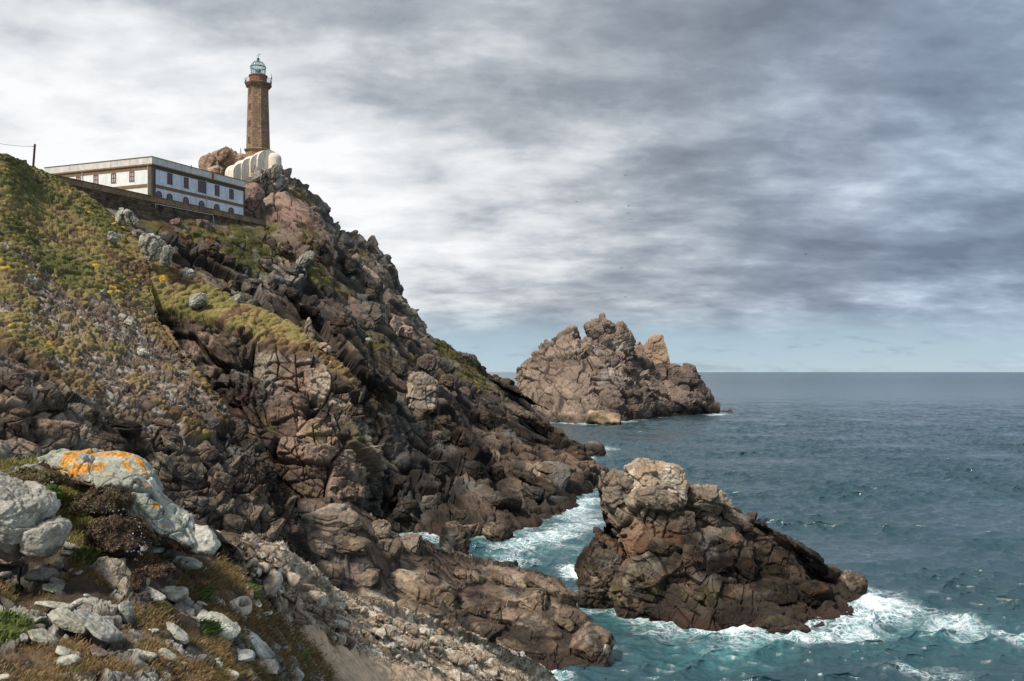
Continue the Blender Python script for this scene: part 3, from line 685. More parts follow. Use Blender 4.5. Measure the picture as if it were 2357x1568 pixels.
embed(stack, G2_, [(1624,1279,1690,1332,.2,.35), (1692,1286,1745,1345,.1,.3), (1745,1296,1820,1342,.2,.35), (1815,1262,1918,1330,.5,.4), (1725,1332,1830,1400,.1,.45), (1820,1335,1925,1405,.15,.4),  # low last factors paint the same shade into the right-hand blocks
    (1425,1318,1534,1405,.3,1), (1577,1345,1626,1386,.1,1), (1600,1172,1660,1212,.2,1), (1660,1182,1731,1228,.4,.8), (1640,1222,1706,1262,.2,1), (1749,1222,1880,1272,.52,.55), (1490,1230,1570,1290,.2,.9), (1560,1250,1625,1310,.1,1), (1530,1170,1600,1225,.1,1), (1640,1400,1720,1445,.1,.7), (1480,1385,1560,1430,.2,.9)],
    lambda q, p, t, k: wet(stack_col(q, p, t * .8, k) * .8, q[..., 2], q, 455, .95), 1300, [((3.4, 3.0, 2.4), .4, .05, .15), ((1.2, 1.1, .9), .18, .07, .05), ((.45, .45, .4), .06, .12, .02)], mat=M_mid)
def capc(q, p, tone, crack):
    c = lerp(np.broadcast_to(c3(.36, .27, .19), q.shape), c3(.50, .42, .33), ss(fbm(q / 1.5, 9, 4) + .5 * tone, -.3, .6))
    return lerp(c, DARK * 2, np.maximum(crack * .6, ss(fbm(q / .8, 12, 4), .5, .9) * .5))
BL1 = [((3.4, 3.0, 2.4), .75, .05, .22), ((1.3, 1.2, .9), .34, .07, .08), ((.5, .5, .4), .12, .12, .03)]
rock_obj('cap_rock', None, None, P(1503, 1118, 118.5), (4.0, 3.2, 2.9), (0, .12, 0), 31, 7, M_mid, capc, parent=stack, block=BL1, planes=6, cut=.9)
rock_obj('cap_rock', None, None, P(1515, 1138, 116), (3.0, 2.0, 1.5), (0, .1, 0), 37, 6, M_mid, stc, parent=stack, block=BL1, planes=8, cut=.85)
rock_obj('shoulder_rock', None, None, P(1632, 1150, 119), (3.0, 2.6, 1.7), (0, .15, 0), 32, 6, M_mid, stc, parent=stack, block=BL1, planes=7, cut=.85)
rock_obj('shoulder_rock', None, None, P(1425, 1135, 119.5), (2.0, 2.6, 2.6), (0, .1, 0), 38, 6, M_mid, stc, parent=stack, block=BL1, planes=7, cut=.85)
rock_obj('flank_rock', None, None, P(1384, 1327, 119.5), (3.1, 3.8, 4.6), (.1, .12, .1), 33, 7, M_mid, stc, parent=stack, block=BL1 + [], planes=7, cut=.85)
rock_obj('flank_rock', None, None, P(1460, 1365, 116), (3.6, 3.4, 3.9), (.1, .5, .1), 36, 7, M_mid, stc, parent=stack, block=BL1, planes=7, cut=.85)
rock_obj('rock_spike', None, None, P(1418, 1272, 118), (.95, 1.3, 4.2), (0, -.72, .1), 34, 6, M_mid, stc, parent=stack, block=BL1[1:], planes=10, cut=.7, pw=2)
rock_obj('tip_rock', None, None, P(1962, 1345, 124.5), (2.0, 2.0, 1.4), (0, .3, 0), 35, 5, M_mid, stc, parent=stack, block=BL1[1:], planes=8, cut=.8)
rock_obj('tip_rock', None, None, P(1795, 1438, 107.5), (3.4, 2.0, 1.0), (0, .08, 0), 39, 6, M_mid, stc, parent=stack, block=BL1[1:], planes=8, cut=.8)

# far islet
IS = [
 [(1186,888,592),(1192,912,584),(1206,935,577),(1220,955,570),(1235,968,566)],
 [(1200,846,605),(1212,885,590),(1224,917,580),(1238,945,570),(1250,970,557)],
 [(1245,796,610),(1255,850,592),(1265,900,576),(1275,940,562),(1285,974,538)],
 [(1296,770,612),(1305,830,588),(1310,890,568),(1315,935,552),(1320,975,534)],
 [(1322,757,614),(1330,820,590),(1340,890,568),(1350,935,550),(1355,976,530)],
 [(1341,780,617),(1350,835,592),(1365,890,572),(1380,935,556),(1390,975,534)],
 [(1352,744,618),(1375,800,600),(1395,870,580),(1410,930,560),(1425,972,548)],
 [(1385,733,622),(1408,800,607),(1430,870,590),(1450,925,575),(1465,966,578)],
 [(1413,746,624),(1438,810,612),(1460,870,602),(1480,925,590),(1495,963,594)],
 [(1444,772,630),(1463,825,622),(1485,880,615),(1510,925,604),(1530,960,611)],
 [(1464,800,640),(1488,845,634),(1515,890,628),(1537,925,620),(1560,957,629)],
 [(1492,842,650),(1518,865,645),(1545,895,640),(1568,925,632),(1590,955,642)],
 [(1550,842,655),(1562,860,650),(1575,895,645),(1585,925,640),(1600,954,649)],
 [(1592,848,662),(1600,870,656),(1606,900,652),(1610,930,648),(1614,953,655)],
 [(1616,895,670),(1621,910,667),(1626,925,664),(1630,940,662),(1634,951,669)],
 [(1645,936,682),(1649,940,681),(1653,944,680),(1657,947,678),(1661,950,677)],
 [(1680,947,692),(1681,948,691),(1682,948.5,690),(1683,949,688),(1684,949.6,680)],
]
cols = []
for k, c_ in enumerate(IS):
    pts = [P(*q) for q in c_]; cr = pts[0]; t_ = max(.05, cr[2] / 60.0); b0 = pts[-1]
    cols.append([(cr[0] + 4, cr[1] + 95 * t_, -8), (cr[0] + 2, cr[1] + 60 * t_, cr[2] * .4), (cr[0], cr[1] + 18 * t_, cr[2] * .85)] + pts + [(b0[0], b0[1] - 2, -8)])
G, tu, tv = loft(cols, 1.5)
N = smooth_n(normals(G), 5)
if (N[..., 1].mean() > 0): N = -N
vx, vy = proj(G)
d, tone, crack = blocks(G, [((24, 24, 15), 5.5, .06, 2.0), ((10, 10, 6), 3.2, .07, .9), ((4.6, 4.6, 3.2), .9, .10, .35), ((2.2, 2.2, 1.6), .3, .2, .15)], rotm(.1, .35, .3), 511)
jd, jt, jc = joints(G, [((.2, -.15, .95), 7.5, 2.2, .05, 1.0), ((.9, .3, .15), 11.0, 2.6, .03, 1.5)], 513); d = d + jd; tone = tone + .8 * jt; crack = np.maximum(crack, jc)
smth = blob(vx, vy, [(1560, 900, 50, 45, 0, .8)])
G2_ = G + N * (d * (1 - .5 * smth))[..., None]
def islet_col(q, p, tone, crack):
    v = .5 + .9 * tone + .25 * fbm(q / 20.0, 561, 4)
    c = lerp(np.broadcast_to(c3(.085, .062, .052), q.shape), c3(.22, .165, .128), ss(v, .1, .5)); c = lerp(c, c3(.38, .295, .225), ss(v, .5, 1.0))
    c = lerp(c, DARK * 1.5, crack * .4)
    return c
rc = islet_col(G, None, tone, crack)
gu = blob(vx, vy, [(1375, 840, 20, 60, -25, .9), (1425, 840, 55, 45, 20, .9), (1460, 880, 40, 40, 0, .5)]) * ss(fbm(np.stack([G[..., 0], G[..., 1], G[..., 2] * .5], -1) / 5.0, 562, 4), .0, .5) * ss(N[..., 2] + .5 * tone, -.1, .35)
rc = lerp(rc, c3(.55, .54, .52), gu * .55)
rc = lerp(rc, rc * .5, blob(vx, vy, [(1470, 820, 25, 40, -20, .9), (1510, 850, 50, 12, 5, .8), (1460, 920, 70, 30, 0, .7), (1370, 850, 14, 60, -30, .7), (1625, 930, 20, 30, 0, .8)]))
n = fbm(G / 12.0, 566, 3)
rc = lerp(rc, c3(.05, .04, .035), ss(7 + 4 * n - G2_[..., 2], 0, 5) * .85)
collect(G2_)
o = np_mesh('rocky_islet', G2_, grid_faces(*G.shape[:2]), M_far, rc)
tag(o, 'large craggy reddish islet with twin peaks rising from the sea beyond the headland', 'islet')
def pinc(q, p, tone, crack): 
    c = lerp(np.broadcast_to(c3(.37, .26, .175), q.shape), c3(.25, .17, .12), ss(fbm(q / 8.0, 3, 3) + tone, -.2, .6)); return lerp(c, DARK, crack * .6)
rock_obj('rock_pinnacle', 'smooth orange wedge-shaped rock leaning on the shoulder of the far islet', 'rock', P(1508, 818, 662), (15.5, 9, 15.5), (0, .05, .1), 64, 6, M_far, pinc, block=[((13, 14, 11), .5, .04, .9), ((5, 5, 4), .2, .05, .3)], planes=0, pw=2.6, cuts=[(.95, -.1, .28, .58), (-.80, -.1, .50, .55), (0, -1, .18, .45), (.05, 0, 1, .96), (-.4, -.8, .3, .5)])
rock_obj('rock_slab', 'narrow orange rock slab standing in the notch beside the islet peak', 'rock', P(1471, 818, 650), (3.6, 5, 10), (0, -.25, .2), 65, 5, M_far, pinc, block=[((6, 6, 8), .4, .05, .5)], planes=9, cut=.75)
def wetb(q, p, tone, crack): return lerp(c3(.30, .22, .14) * (1 + .6 * fbm(q / 4.0, 3, 3)[..., None]), c3(.05, .04, .035), ss(3.0 - q[..., 2] + 1.5 * fbm(q / 3., 5, 2), 0, 2))
rock_obj('sea_boulder', 'rounded tan boulder lying in the surf at the foot of the far islet', 'boulder', P(1390, 966, 528), (10, 6, 5.5), (0, .1, 0), 66, 5, M_far, wetb, block=[((8, 8, 6), .6, .06, .6)], planes=6, cut=.85)
def wetc(q, p, tone, crack): return wet(rock_color(q, tone, crack, 71, 5.0, warm=.1) * 1.3, q[..., 2], q, 3, .35)
rock_obj('sea_boulder', 'angular brown boulder ringed by foam below the dark sea cave', 'boulder', P(1147, 1232, 165), (2.9, 2.6, 2.3), (0, .15, .2), 67, 6, M_mid, wetc, block=BL1[:2], planes=9, cut=.8)
rock_obj('sea_boulder', 'dark wet boulder wedged against the cliff left of the foam-ringed one', 'boulder', P(1085, 1228, 168), (2.0, 2.2, 2.0), (0, .1, .5), 68, 5, M_mid, wetc, block=BL1[:2], planes=9, cut=.8)
rock_obj('rock_outcrop', 'dark upright knob of rock on the back edge of the low promontory', 'rock', P(1047, 1254, 122), (2.0, 2.0, 2.9), (0, .15, .2), 69, 6, M_mid, wetc, block=BL1[:2], planes=9, cut=.8)
rock_obj('tip_boulder', 'tan squarish boulder at the seaward tip of the low promontory', 'boulder', P(1365, 1492, 96.5), (2.3, 2.2, 2.2), (.1, .35, .3), 70, 6, M_mid, wetc, block=[((2.6, 2.6, 2.2), .25, .05, .25), ((.8, .8, .6), .08, .1, .06)], planes=9, cut=.85)
rock_obj('tip_boulder', 'brown blocky rock ledge on the point below the headland slope', 'rock', P(1358, 1100, 246), (4.6, 4, 3.4), (0, .12, .2), 72, 6, M_far, wetc, block=BL1[:2], planes=9, cut=.85)
def promc(q, p, t, k):
    c = rock_color(q, t * .6, k, 360, 7.0, warm=.0) * 1.25; c = lerp(c, c3(.24, .175, .115) * (1 + .5 * t)[..., None], .45 * (1 - k)); return wet(c, q[..., 2], q, 355, .55)
embed(PROM, PROMG, [(1178,1345,1275,1440,.35), (1268,1395,1355,1465,.35), (1205,1315,1330,1400,.45,.85), (1115,1388,1166,1462,.2,.7), (885,1300,1060,1425,.45), (905,1375,1018,1455,.3,.9), (998,1345,1062,1422,.2,.85), (695,1160,846,1225,.1), (842,1196,898,1240,.1),
    (862,1240,922,1294,.0,.9), (920,1234,974,1284,.1), (1066,1312,1117,1348,.2), (1119,1315,1190,1360,.3,.9), (1132,1455,1265,1528,.35,.8), (1040,1300,1100,1350,.4), (1060,1380,1130,1440,.5,.8), (760,1225,850,1290,.2,.8), (700,1290,790,1350,.2,.7), (800,1300,880,1360,.1,.6), (1000,1430,1130,1500,.4,.8), (700,1230,770,1290,.3,.85)],
    promc, 1400, [((3.4, 3.0, 2.4), .35, .05, .15), ((1.2, 1.1, .9), .12, .07, .05), ((.45, .45, .4), .04, .12, .015)])
def headc(q, p, t, k): return wet(rock_color(q, t * .8, k, 21, 20.0, warm=-.15, grey=.12) * .78, q[..., 2], q, 55, 1.0)
embed(HEAD, HEADG, [(985,914,1018,964,.1,1.5), (953,945,982,976,.1,1.3), (997,955,1035,980,.1), (993,990,1035,1024,.1,.8), (1042,987,1071,1028,.0,.8), (1223,1060,1320,1126,.2,1.3), (1183,1080,1330,1162,.5,.6), (1195,1116,1266,1158,.3,.9),
    (1118,1062,1168,1140,.2,.4), (987,1058,1035,1112,.1,.6), (812,1046,868,1096,.1,.45), (1126,875,1225,920,.5,1.1), (1146,918,1232,965,.5), (1215,960,1278,1020,.6,.8), (848,886,890,923,.1,.8), (751,918,785,984,.1,.7), (1106,1134,1196,1175,.15,.7), (969,1142,1006,1182,.1,1.1),
    (905,1145,960,1200,.0,.5), (1040,1170,1100,1225,.1,.9), (880,1090,940,1140,.2,.35), (1060,1060,1110,1120,.1,.4), (1000,860,1050,900,.2,.9), (890,820,940,870,.1,.6), (820,940,860,990,.0,.6), (1090,940,1140,990,.3,.8), (640,560,690,600,.4,1.3), (720,560,760,620,.3,1.2), (780,590,830,650,.3,1.2), (840,640,880,700,.3,1.1), (650,660,700,700,.2,.7), (560,640,600,680,.2,.6), (500,585,545,625,.3,.7), (540,600,580,640,.5,.55), (590,590,625,630,.2,.8), (610,640,650,680,.5,.6), (470,560,505,592,.2,.7), (520,640,560,680,.4,.5), (660,600,700,640,.5,.9), (690,700,735,750,.3,.45), (760,730,800,775,.2,.5), (730,810,780,860,.2,.4)],
    headc, 1500, [((5, 4.5, 3.5), .7, .05, .25), ((2, 1.8, 1.5), .3, .07, .1), ((.8, .8, .7), .1, .12, .03)])
HILLG = HILL
def hillc(q, p, t, k): return rock_color(q, t, k, 160, 9.0, warm=.1)
HO = bpy.data.objects['hillside']
embed(HO, HILLG, [(10,850,80,930,.1,.9), (70,880,150,960,.2,.8), (0,940,70,1010,.1,.8), (80,960,180,1030,.2,.9), (150,920,230,985,.3,.8), (190,985,290,1060,.3,.9), (240,955,320,1010,.3,.9), (0,1010,90,1065,.1,.7), (300,1010,360,1080,.1,1), (330,1040,400,1110,.3,1.2), (370,990,430,1050,.3,1.3),
    (395,1060,450,1120,.1,1.1), (440,1010,500,1070,.3,1), (470,1080,540,1150,.4,.9), (420,1130,480,1180,.2,1), (520,1040,570,1100,.6,.9), (560,1110,620,1190,.6,.8), (600,1190,660,1270,.5,.8), (640,1130,690,1200,.7,.8), (500,1180,560,1240,.3,.8), (350,960,400,1000,.2,1.2), (460,950,510,990,.4,1.2)],
    hillc, 1600, [((3.0, 2.6, 2.0), .35, .05, .12), ((1.1, 1, .8), .14, .07, .05), ((.45, .45, .4), .05, .12, .02)])
rock_obj('skerry', 'low black skerry awash off the tip of the headland', 'rock', P(1352, 1042, 338), (4.0, 3, 1.4), (0, .12, .2), 73, 4, M_far, wetc, planes=9, cut=.85)

# outcrops on the slopes
def outc(base, jit=.5, dark=.0):
    base = np.array(base)
    def f(q, p, tone, crack):
        v = fbm(q / (1.2), 5, 4)
        c = base * (1 + jit * v + .5 * tone)[..., None]
        return lerp(c, DARK * 1.5, np.maximum(crack * .6, ss(v, .35, .9) * dark))
    return f
greyr = outc((.33, .315, .265), .4, .4); tanr = outc((.34, .26, .19), .4, .3)
BS = [((1.6, 1.5, 2.2), .35, .08, .35), ((.6, .6, .8), .14, .12, .12)]
def knock(label, vx_, vy_, D, w, h, rot=0.1, colf=greyr, seed=5, mat=None, sub=5, blk=BS, name='rock_outcrop', dep=.9, **kw):
    rx = w / 2 / F * D; rz = h / 2 / F * D
    return rock_obj(name, label, 'rock', P(vx_, vy_, D), (rx, min(rx, rz) * dep + .1, rz), (0, rot, seed * .7), seed, sub, mat or M_mid, colf, block=blk, planes=9, cut=.8, **kw)
knock('twin-topped grey rock outcrop on the heath crest just below the retaining wall', 284, 500, 138, 30, 40, .1, seed=81)
knock('rounded grey outcrop joined to the right of the twin-topped one on the crest', 303, 505, 137, 26, 36, -.1, seed=82)
knock('tall fluted grey crag on the crest where the heath meets the dark gully', 355, 568, 131, 56, 66, .1, seed=83, sub=6)
knock('narrow grey rib leaning down from the fluted crag', 385, 592, 130, 22, 60, -.5, seed=84)
knock('cracked pale boulder half sunk in the heath above the second cliff', 456, 690, 127, 42, 34, .4, seed=85, blk=BS[1:])
knock('grey ledge rock breaking the heath crest halfway down', 428, 632, 134, 34, 26, .6, seed=86)
knock('pale jagged rock near the lower end of the heath crest', 548, 688, 131, 34, 22, .6, seed=87)
knock('stubby upright rock pinnacle with a lit left edge at the end of the heath crest', 711, 764, 125, 22, 62, .08, tanr, seed=88)
knock('small tan rock below the stubby pinnacle on the cliff edge', 745, 800, 124, 34, 14, .5, tanr, seed=89)
knock('grey rock lying on the upper heath near the utility pole', 56, 452, 126, 26, 16, .3, seed=90)
knock('white rock standing in the middle of the brown heath on the left', 70, 646, 98, 24, 30, .3, outc((.42, .41, .37), .3, .2), seed=91, blk=BS[1:])
knock('flat pale rock at the left edge of the brown heath', 22, 622, 101, 34, 20, .3, seed=92, blk=BS[1:])
knock('small leaning grey stone below the crest outcrops', 262, 548, 131, 24, 26, .5, seed=93, blk=BS[1:])
knock('grey stone on the heath slope between crest and scree', 211, 515, 139, 20, 16, .5, seed=94, blk=BS[1:])
knock('grey stone at the top of the hillside scree', 236, 674, 110, 20, 16, .3, seed=95, blk=BS[1:])
knock('dark grey stone half buried in the left heath', 70, 730, 88, 22, 18, .3, outc((.18, .19, .16), .3, .3), seed=96, blk=BS[1:])
knock('pair of pale stones in the scree on the left slope', 298, 742, 99, 34, 18, .5, seed=97, blk=BS[1:])
knock('pale stone lying in the scree at mid slope', 330, 812, 93, 34, 18, .5, seed=98, blk=BS[1:])
BE = [((3.5, 3.5, 3.5), .6, .07, .5), ((1.3, 1.3, 1.5), .2, .12, .2)]
knock('big pale faceted block jutting from the middle of the headland cliff', 962, 908, 203, 72, 90, .3, outc((.30, .245, .19), .35, .2), 101, M_far, 6, BE, dep=1.2)
knock('bright flat-topped slab perched on the dark headland cliff', 846, 789, 205, 40, 20, .15, outc((.36, .36, .34), .2, .1), 102, M_far, 5, BE[1:])
knock('dark cubic buttress block high on the headland cliff', 856, 738, 211, 62, 80, .0, outc((.12, .10, .085), .5, .3), 103, M_far, 6, BE, dep=1.1, pw=6)
knock('tall pale upright slab beside the cubic buttress', 906, 755, 221, 22, 66, -.12, outc((.33, .26, .20), .3, .2), 104, M_far, 5, BE[1:], pw=6)
knock('leaning grey slab above the upright one on the cliff', 884, 708, 229, 22, 46, -.25, outc((.24, .21, .17), .3, .2), 105, M_far, 5, BE[1:], pw=6)
knock('square pinkish block right of the tall upright slab', 932, 765, 224, 34, 34, .1, outc((.30, .20, .165), .3, .2), 106, M_far, 5, BE[1:], pw=6)
knock('blocky step of rock above the pale faceted block', 985, 840, 216, 50, 40, .2, outc((.13, .10, .08), .4, .2), 108, M_far, 5, BE, pw=6)
knock('pale crag rib on the grassy slope below the retaining wall', 470, 522, 193, 44, 30, .3, outc((.20, .14, .12), .3, .3), 109, M_far, 5, BE[1:])
knock('reddish boulder just under the retaining wall', 405, 515, 186, 26, 26, .3, outc((.20, .135, .11), .3, .3), 110, M_far, 5, BE[1:])
knock('long grey ledge crossing the slope below the knoll', 700, 600, 205, 60, 26, .6, outc((.27, .25, .21), .3, .3), 112, M_far, 5, BE[1:])
# knoll left of the lighthouse
krib = [((1.6, 2.0, 4.0), .5, .08, .35), ((.8, .8, 1.6), .2, .1, .15)]
knock('grey ribbed rocks masking the foot of the lower vaults', 597, 405, 230.5, 60, 40, .15, outc((.28, .25, .21), .35, .4), 119, M_far, 6, krib, name='granite_crag', dep=.8)
knock('grey ribbed rocks masking the foot of the upper vault and dome', 630, 397, 231.5, 56, 34, .2, outc((.30, .27, .22), .35, .4), 120, M_far, 6, krib, name='granite_crag', dep=.8)
kn = [((5, 5, 6), .9, .06, .6), ((2, 2, 2.4), .35, .1, .25)]
knock('rounded orange-brown granite tor behind the station, left of the lighthouse foot', 520, 388, 252, 92, 92, .1, outc((.31, .215, .15), .35, .4), 114, M_far, 6, kn, name='granite_tor', dep=1.0)
knock('smaller pale granite boulder at the left foot of the tor', 497, 400, 246, 44, 34, .1, outc((.36, .27, .20), .3, .2), 115, M_far, 5, kn[1:], name='granite_tor')
knock('pinkish rock filling the corner right of the station wall', 582, 470, 220, 50, 84, .1, outc((.22, .15, .125), .35, .3), 118, M_far, 6, kn, dep=.9)
knock('low granite shoulder running from the tor to the lighthouse', 565, 385, 250, 60, 60, .3, outc((.26, .19, .14), .35, .3), 116, M_far, 6, kn, name='granite_tor')
knock('grey ribbed crag directly under the white stair tunnel', 622, 420, 234, 78, 66, .2, outc((.28, .25, .21), .3, .4), 117, M_far, 6, [((2.2, 2.6, 6), .9, .08, .6), ((1, 1, 2.4), .3, .1, .25)], name='granite_crag', dep=.9)

exec_parts = []
# ------------------------------------------------------------------ mesh builder for made things
class MB:
    def __init__(s): s.v = []; s.f = []; s.uv = {}
    def add(s, vs, fs):
        b0 = len(s.v); s.v += [tuple(map(float, v)) for v in vs]; s.f += [[b0 + i for i in f] for f in fs]
    def obox(s, o, ax, ay, az_, a0, a1, b0, b1, c0, c1):
        o = np.array(o, float); ax = np.array(ax, float); ay = np.array(ay, float); az_ = np.array(az_, float)
        vs = [o + ax * a + ay * b + az_ * c for c in (c0, c1) for b in (b0, b1) for a in (a0, a1)]
        s.add(vs, [(0, 2, 3, 1), (4, 5, 7, 6), (0, 1, 5, 4), (2, 6, 7, 3), (0, 4, 6, 2), (1, 3, 7, 5)])
    def prism(s, outline, o, ax, ay, n, t):
        """outline in (a,b) extruded along n by t"""
        o = np.array(o, float); ax = np.array(ax, float); ay = np.array(ay, float); n = np.array(n, float)
        k = len(outline); A = [o + ax * a + ay * b for a, b in outline]
        s.add(A + [p + n * t for p in A], [list(range(k))[::-1], list(range(k, 2 * k))] + [[i, (i + 1) % k, k + (i + 1) % k, k + i] for i in range(k)])
    def ring(s, c, prof, seg=24, a0=0.0, cap=True):
        """lathe: prof = [(r,z)]"""
        c = np.array(c, float); vs = []
        for r, z in prof:
            for j in range(seg):
                a = a0 + 2 * math.pi * j / seg; vs.append(c + np.array([r * math.cos(a), r * math.sin(a), z]))
        fs = [[i * seg + j, i * seg + (j + 1) % seg, (i + 1) * seg + (j + 1) % seg, (i + 1) * seg + j] for i in range(len(prof) - 1) for j in range(seg)]
        if cap: fs += [list(range(seg))[::-1], list(range((len(prof) - 1) * seg, len(prof) * seg))]
        s.add(vs, fs)
    def tube(s, pts, r, seg=6):
        pts = [np.array(p, float) for p in pts]; rings = []
        for i, p in enumerate(pts):
            t = pts[min(i + 1, len(pts) - 1)] - pts[max(i - 1, 0)]; t = t / (np.linalg.norm(t) + 1e-9)
            u = np.cross(t, [0, 0, 1.0]); 
            if np.linalg.norm(u) < 1e-3: u = np.cross(t, [0, 1.0, 0])
            u /= np.linalg.norm(u); w = np.cross(t, u); rr = r[i] if isinstance(r, (list, tuple)) else r
            rings.append([p + rr * (math.cos(2 * math.pi * j / seg) * u + math.sin(2 * math.pi * j / seg) * w) for j in range(seg)])
        vs = sum(rings, []); n = len(pts)
        fs = [[i * seg + j, i * seg + (j + 1) % seg, (i + 1) * seg + (j + 1) % seg, (i + 1) * seg + j] for i in range(n - 1) for j in range(seg)]
        s.add(vs, fs + [list(range(seg))[::-1], list(range((n - 1) * seg, n * seg))])
    def build(s, name, mat, root=None, parent=None, smooth=False, uvaxes=None):
        off = np.array(root.location[:]) if root is not None else np.zeros(3)
        me = bpy.data.meshes.new(name); me.from_pydata([tuple(np.array(v) - off) for v in s.v], [], s.f)
        if uvaxes is not None:
            V = np.array(s.v); uv = uvaxes(V); a = me.attributes.new('UVM', 'FLOAT_VECTOR', 'POINT'); a.data.foreach_set('vector', uv.astype(np.float32).ravel())
        if smooth: me.polygons.foreach_set('use_smooth', np.ones(len(me.polygons), dtype=bool))
        me.materials.append(mat); me.update()
        o = bpy.data.objects.new(name, me); COL.objects.link(o)
        if parent is not None: o.parent = parent
        elif root is not None: o.parent = root
        return o
UPZ = np.array([0, 0, 1.0])

# ------------------------------------------------------------------ station building
M_white = flat_mat('white_plaster', (.74, .74, .72), .85, .8, .10, streak=((.50, .51, .52), .52, .80))
M_whiteS = flat_mat('shaded_weathered_plaster', (.66, .68, .72), .85, .7, .16, streak=((.34, .37, .43), .48, .80))  # weather-streaked plaster copy, bluish shade of the seaward front in its colour
M_par = flat_mat('parapet_plaster', (.60, .57, .52), .9, .9, .16, streak=((.33, .31, .28), .5, .8))
M_brown = flat_mat('ochre_trim', (.205, .135, .080), .85, 1.5, .25)
M_darktrim = flat_mat('dark_trim', (.10, .085, .070), .85, 1.5, .25)
M_redwood = flat_mat('red_joinery', (.16, .045, .045), .6, 3, .2)
M_glass = flat_mat('window_glass', (.10, .11, .13), .15, 2, .2); M_lite = flat_mat('pale_blind', (.45, .43, .43), .6, 3, .2)
M_roof = flat_mat('flat_roof', (.12, .11, .10), .9, 2, .2)
M_drain = flat_mat('grey_drainpipe', (.42, .43, .45), .6, 2, .1)
ZR = H + 44.48
def atz(vx_, vy_, z): return np.array(P(vx_, vy_, (z - H) * F / (HZ - vy_)))
Cn = atz(349.7, 359.7, ZR); Re = atz(563.1, 416.6, ZR); Le = atz(102.6, 385.7, ZR)
def unit(v): v = np.array(v, float); return v / np.linalg.norm(v)
bld = empty('station_building', (Cn[0], Cn[1], TZ), 'long white two-storey keeper station with brown bands on the terrace below the lighthouse', 'building')
uR = unit(Re - Cn); uL = unit(Le - Cn); LR = np.linalg.norm(Re - Cn); LL = np.linalg.norm(Le - Cn)
nR = unit(np.cross(uR, UPZ)); nL = unit(np.cross(UPZ, uL))
if nR[1] > 0: nR = -nR
if nL[1] > 0: nL = -nL
def on_face(vx_, vy_, u, n):
    r = unit(np.array(P(vx_, vy_, 100.0)) - np.array([0, 0, H])); o = np.array([0, 0, H]); t = np.dot(Cn - o, n) / np.dot(r, n); p = o + r * t
    return np.dot(p - Cn, u), p[2]
def zm(zx, zy): return zx * .26855, 287.7 + zy * .26855
# walls (footprint parallelogram)
back_ = Re + Le - Cn
fp = [Cn, Re, back_, Le]
m = MB(); q0 = [np.array([p[0], p[1], TZ + .004]) for p in fp]; z1 = ZR - 1.55
m.add([q0[0], q0[1], [fp[1][0], fp[1][1], z1], [fp[0][0], fp[0][1], z1]], [(0, 1, 2, 3)])
m.build('seaward_wall', M_whiteS, bld)
m = MB(); m.add(q0 + [np.array([p[0], p[1], z1]) for p in fp], [(3, 0, 4, 7), (1, 2, 6, 5), (2, 3, 7, 6), (4, 5, 6, 7)])
m.build('wall', M_white, bld)
def strip(face, mat, name, a0, a1, z0, z1_, t0, t1):
    u, n, L = (uR, nR, LR) if face == 'R' else (uL, nL, LL)
    mm = MB(); mm.obox(Cn, u, n, UPZ, a0, a1, t0, t1, z0 - ZR, z1_ - ZR); return mm.build(name, mat, bld)
# parapet ring, cornice, roof
def ringbox(mat, name, z0, z1_, out, thick):
    mm = MB()
    c0 = Cn + (nR + nL) * out; r0 = Re + nR * out + uR * out; l0 = Le + nL * out + uL * out; b0 = back_ + (uR + uL) * out
    ou = [c0, r0, b0, l0]; cen = sum(ou) / 4
    inn = [p + unit((cen - p) * [1, 1, 0]) * thick * 1.4 for p in ou]
    vs = [[p[0], p[1], z] for z in (z0, z1_) for p in ou] + [[p[0], p[1], z] for z in (z0, z1_) for p in inn]
    fs = []
    for i in range(4):
        j = (i + 1) % 4
        fs += [(i, j, 4 + j, 4 + i), (8 + j, 8 + i, 12 + i, 12 + j), (4 + i, 4 + j, 12 + j, 12 + i), (j, i, 8 + i, 8 + j)]
    mm.add(vs, fs); return mm.build(name, mat, bld)
ringbox(M_par, 'parapet', ZR - 1.52, ZR - .10, .03, .3)
ringbox(M_darktrim, 'parapet_coping', ZR - .097, ZR, .14, .5)
ringbox(M_brown, 'cornice', ZR - 1.85, ZR - 1.55, .30, 1.0)
m = MB(); m.obox(Cn, uR, uL, UPZ, .35, LR - .35, .35, LL - .35, -1.2, -1.0); m.build('roof', M_roof, bld)
mid_z = lambda pts, u, n: sum(on_face(*zm(*p), u, n)[1] for p in pts) / len(pts)
zb1 = mid_z([(1322, 510), (2090, 682)], uR, nR); zb0 = mid_z([(1322, 538), (2090, 706)], uR, nR)
zt = ZR - 1.86
strip('R', M_darktrim, 'eaves_band', .9, LR - .3, zt - .62, zt, .004, .07)
strip('L', M_brown, 'eaves_band', .9, LL - .3, zt - .75, zt, .004, .07)
strip('R', M_brown, 'string_course', .9, LR - .45, zb0, zb1, .004, .10)
strip('L', M_brown, 'string_course', .9, LL - .45, zb0, zb1, .004, .10)
for fc, L in (('R', LR), ('L', LL)):
    strip(fc, M_darktrim, 'corner_pilaster', .0 if fc == 'R' else .004, .86, TZ + .01, zt, .004, .14)
    strip(fc, M_darktrim if fc == 'R' else M_brown, 'corner_pilaster', L - .42, L + .0, TZ + .01, zt, .004, .12)
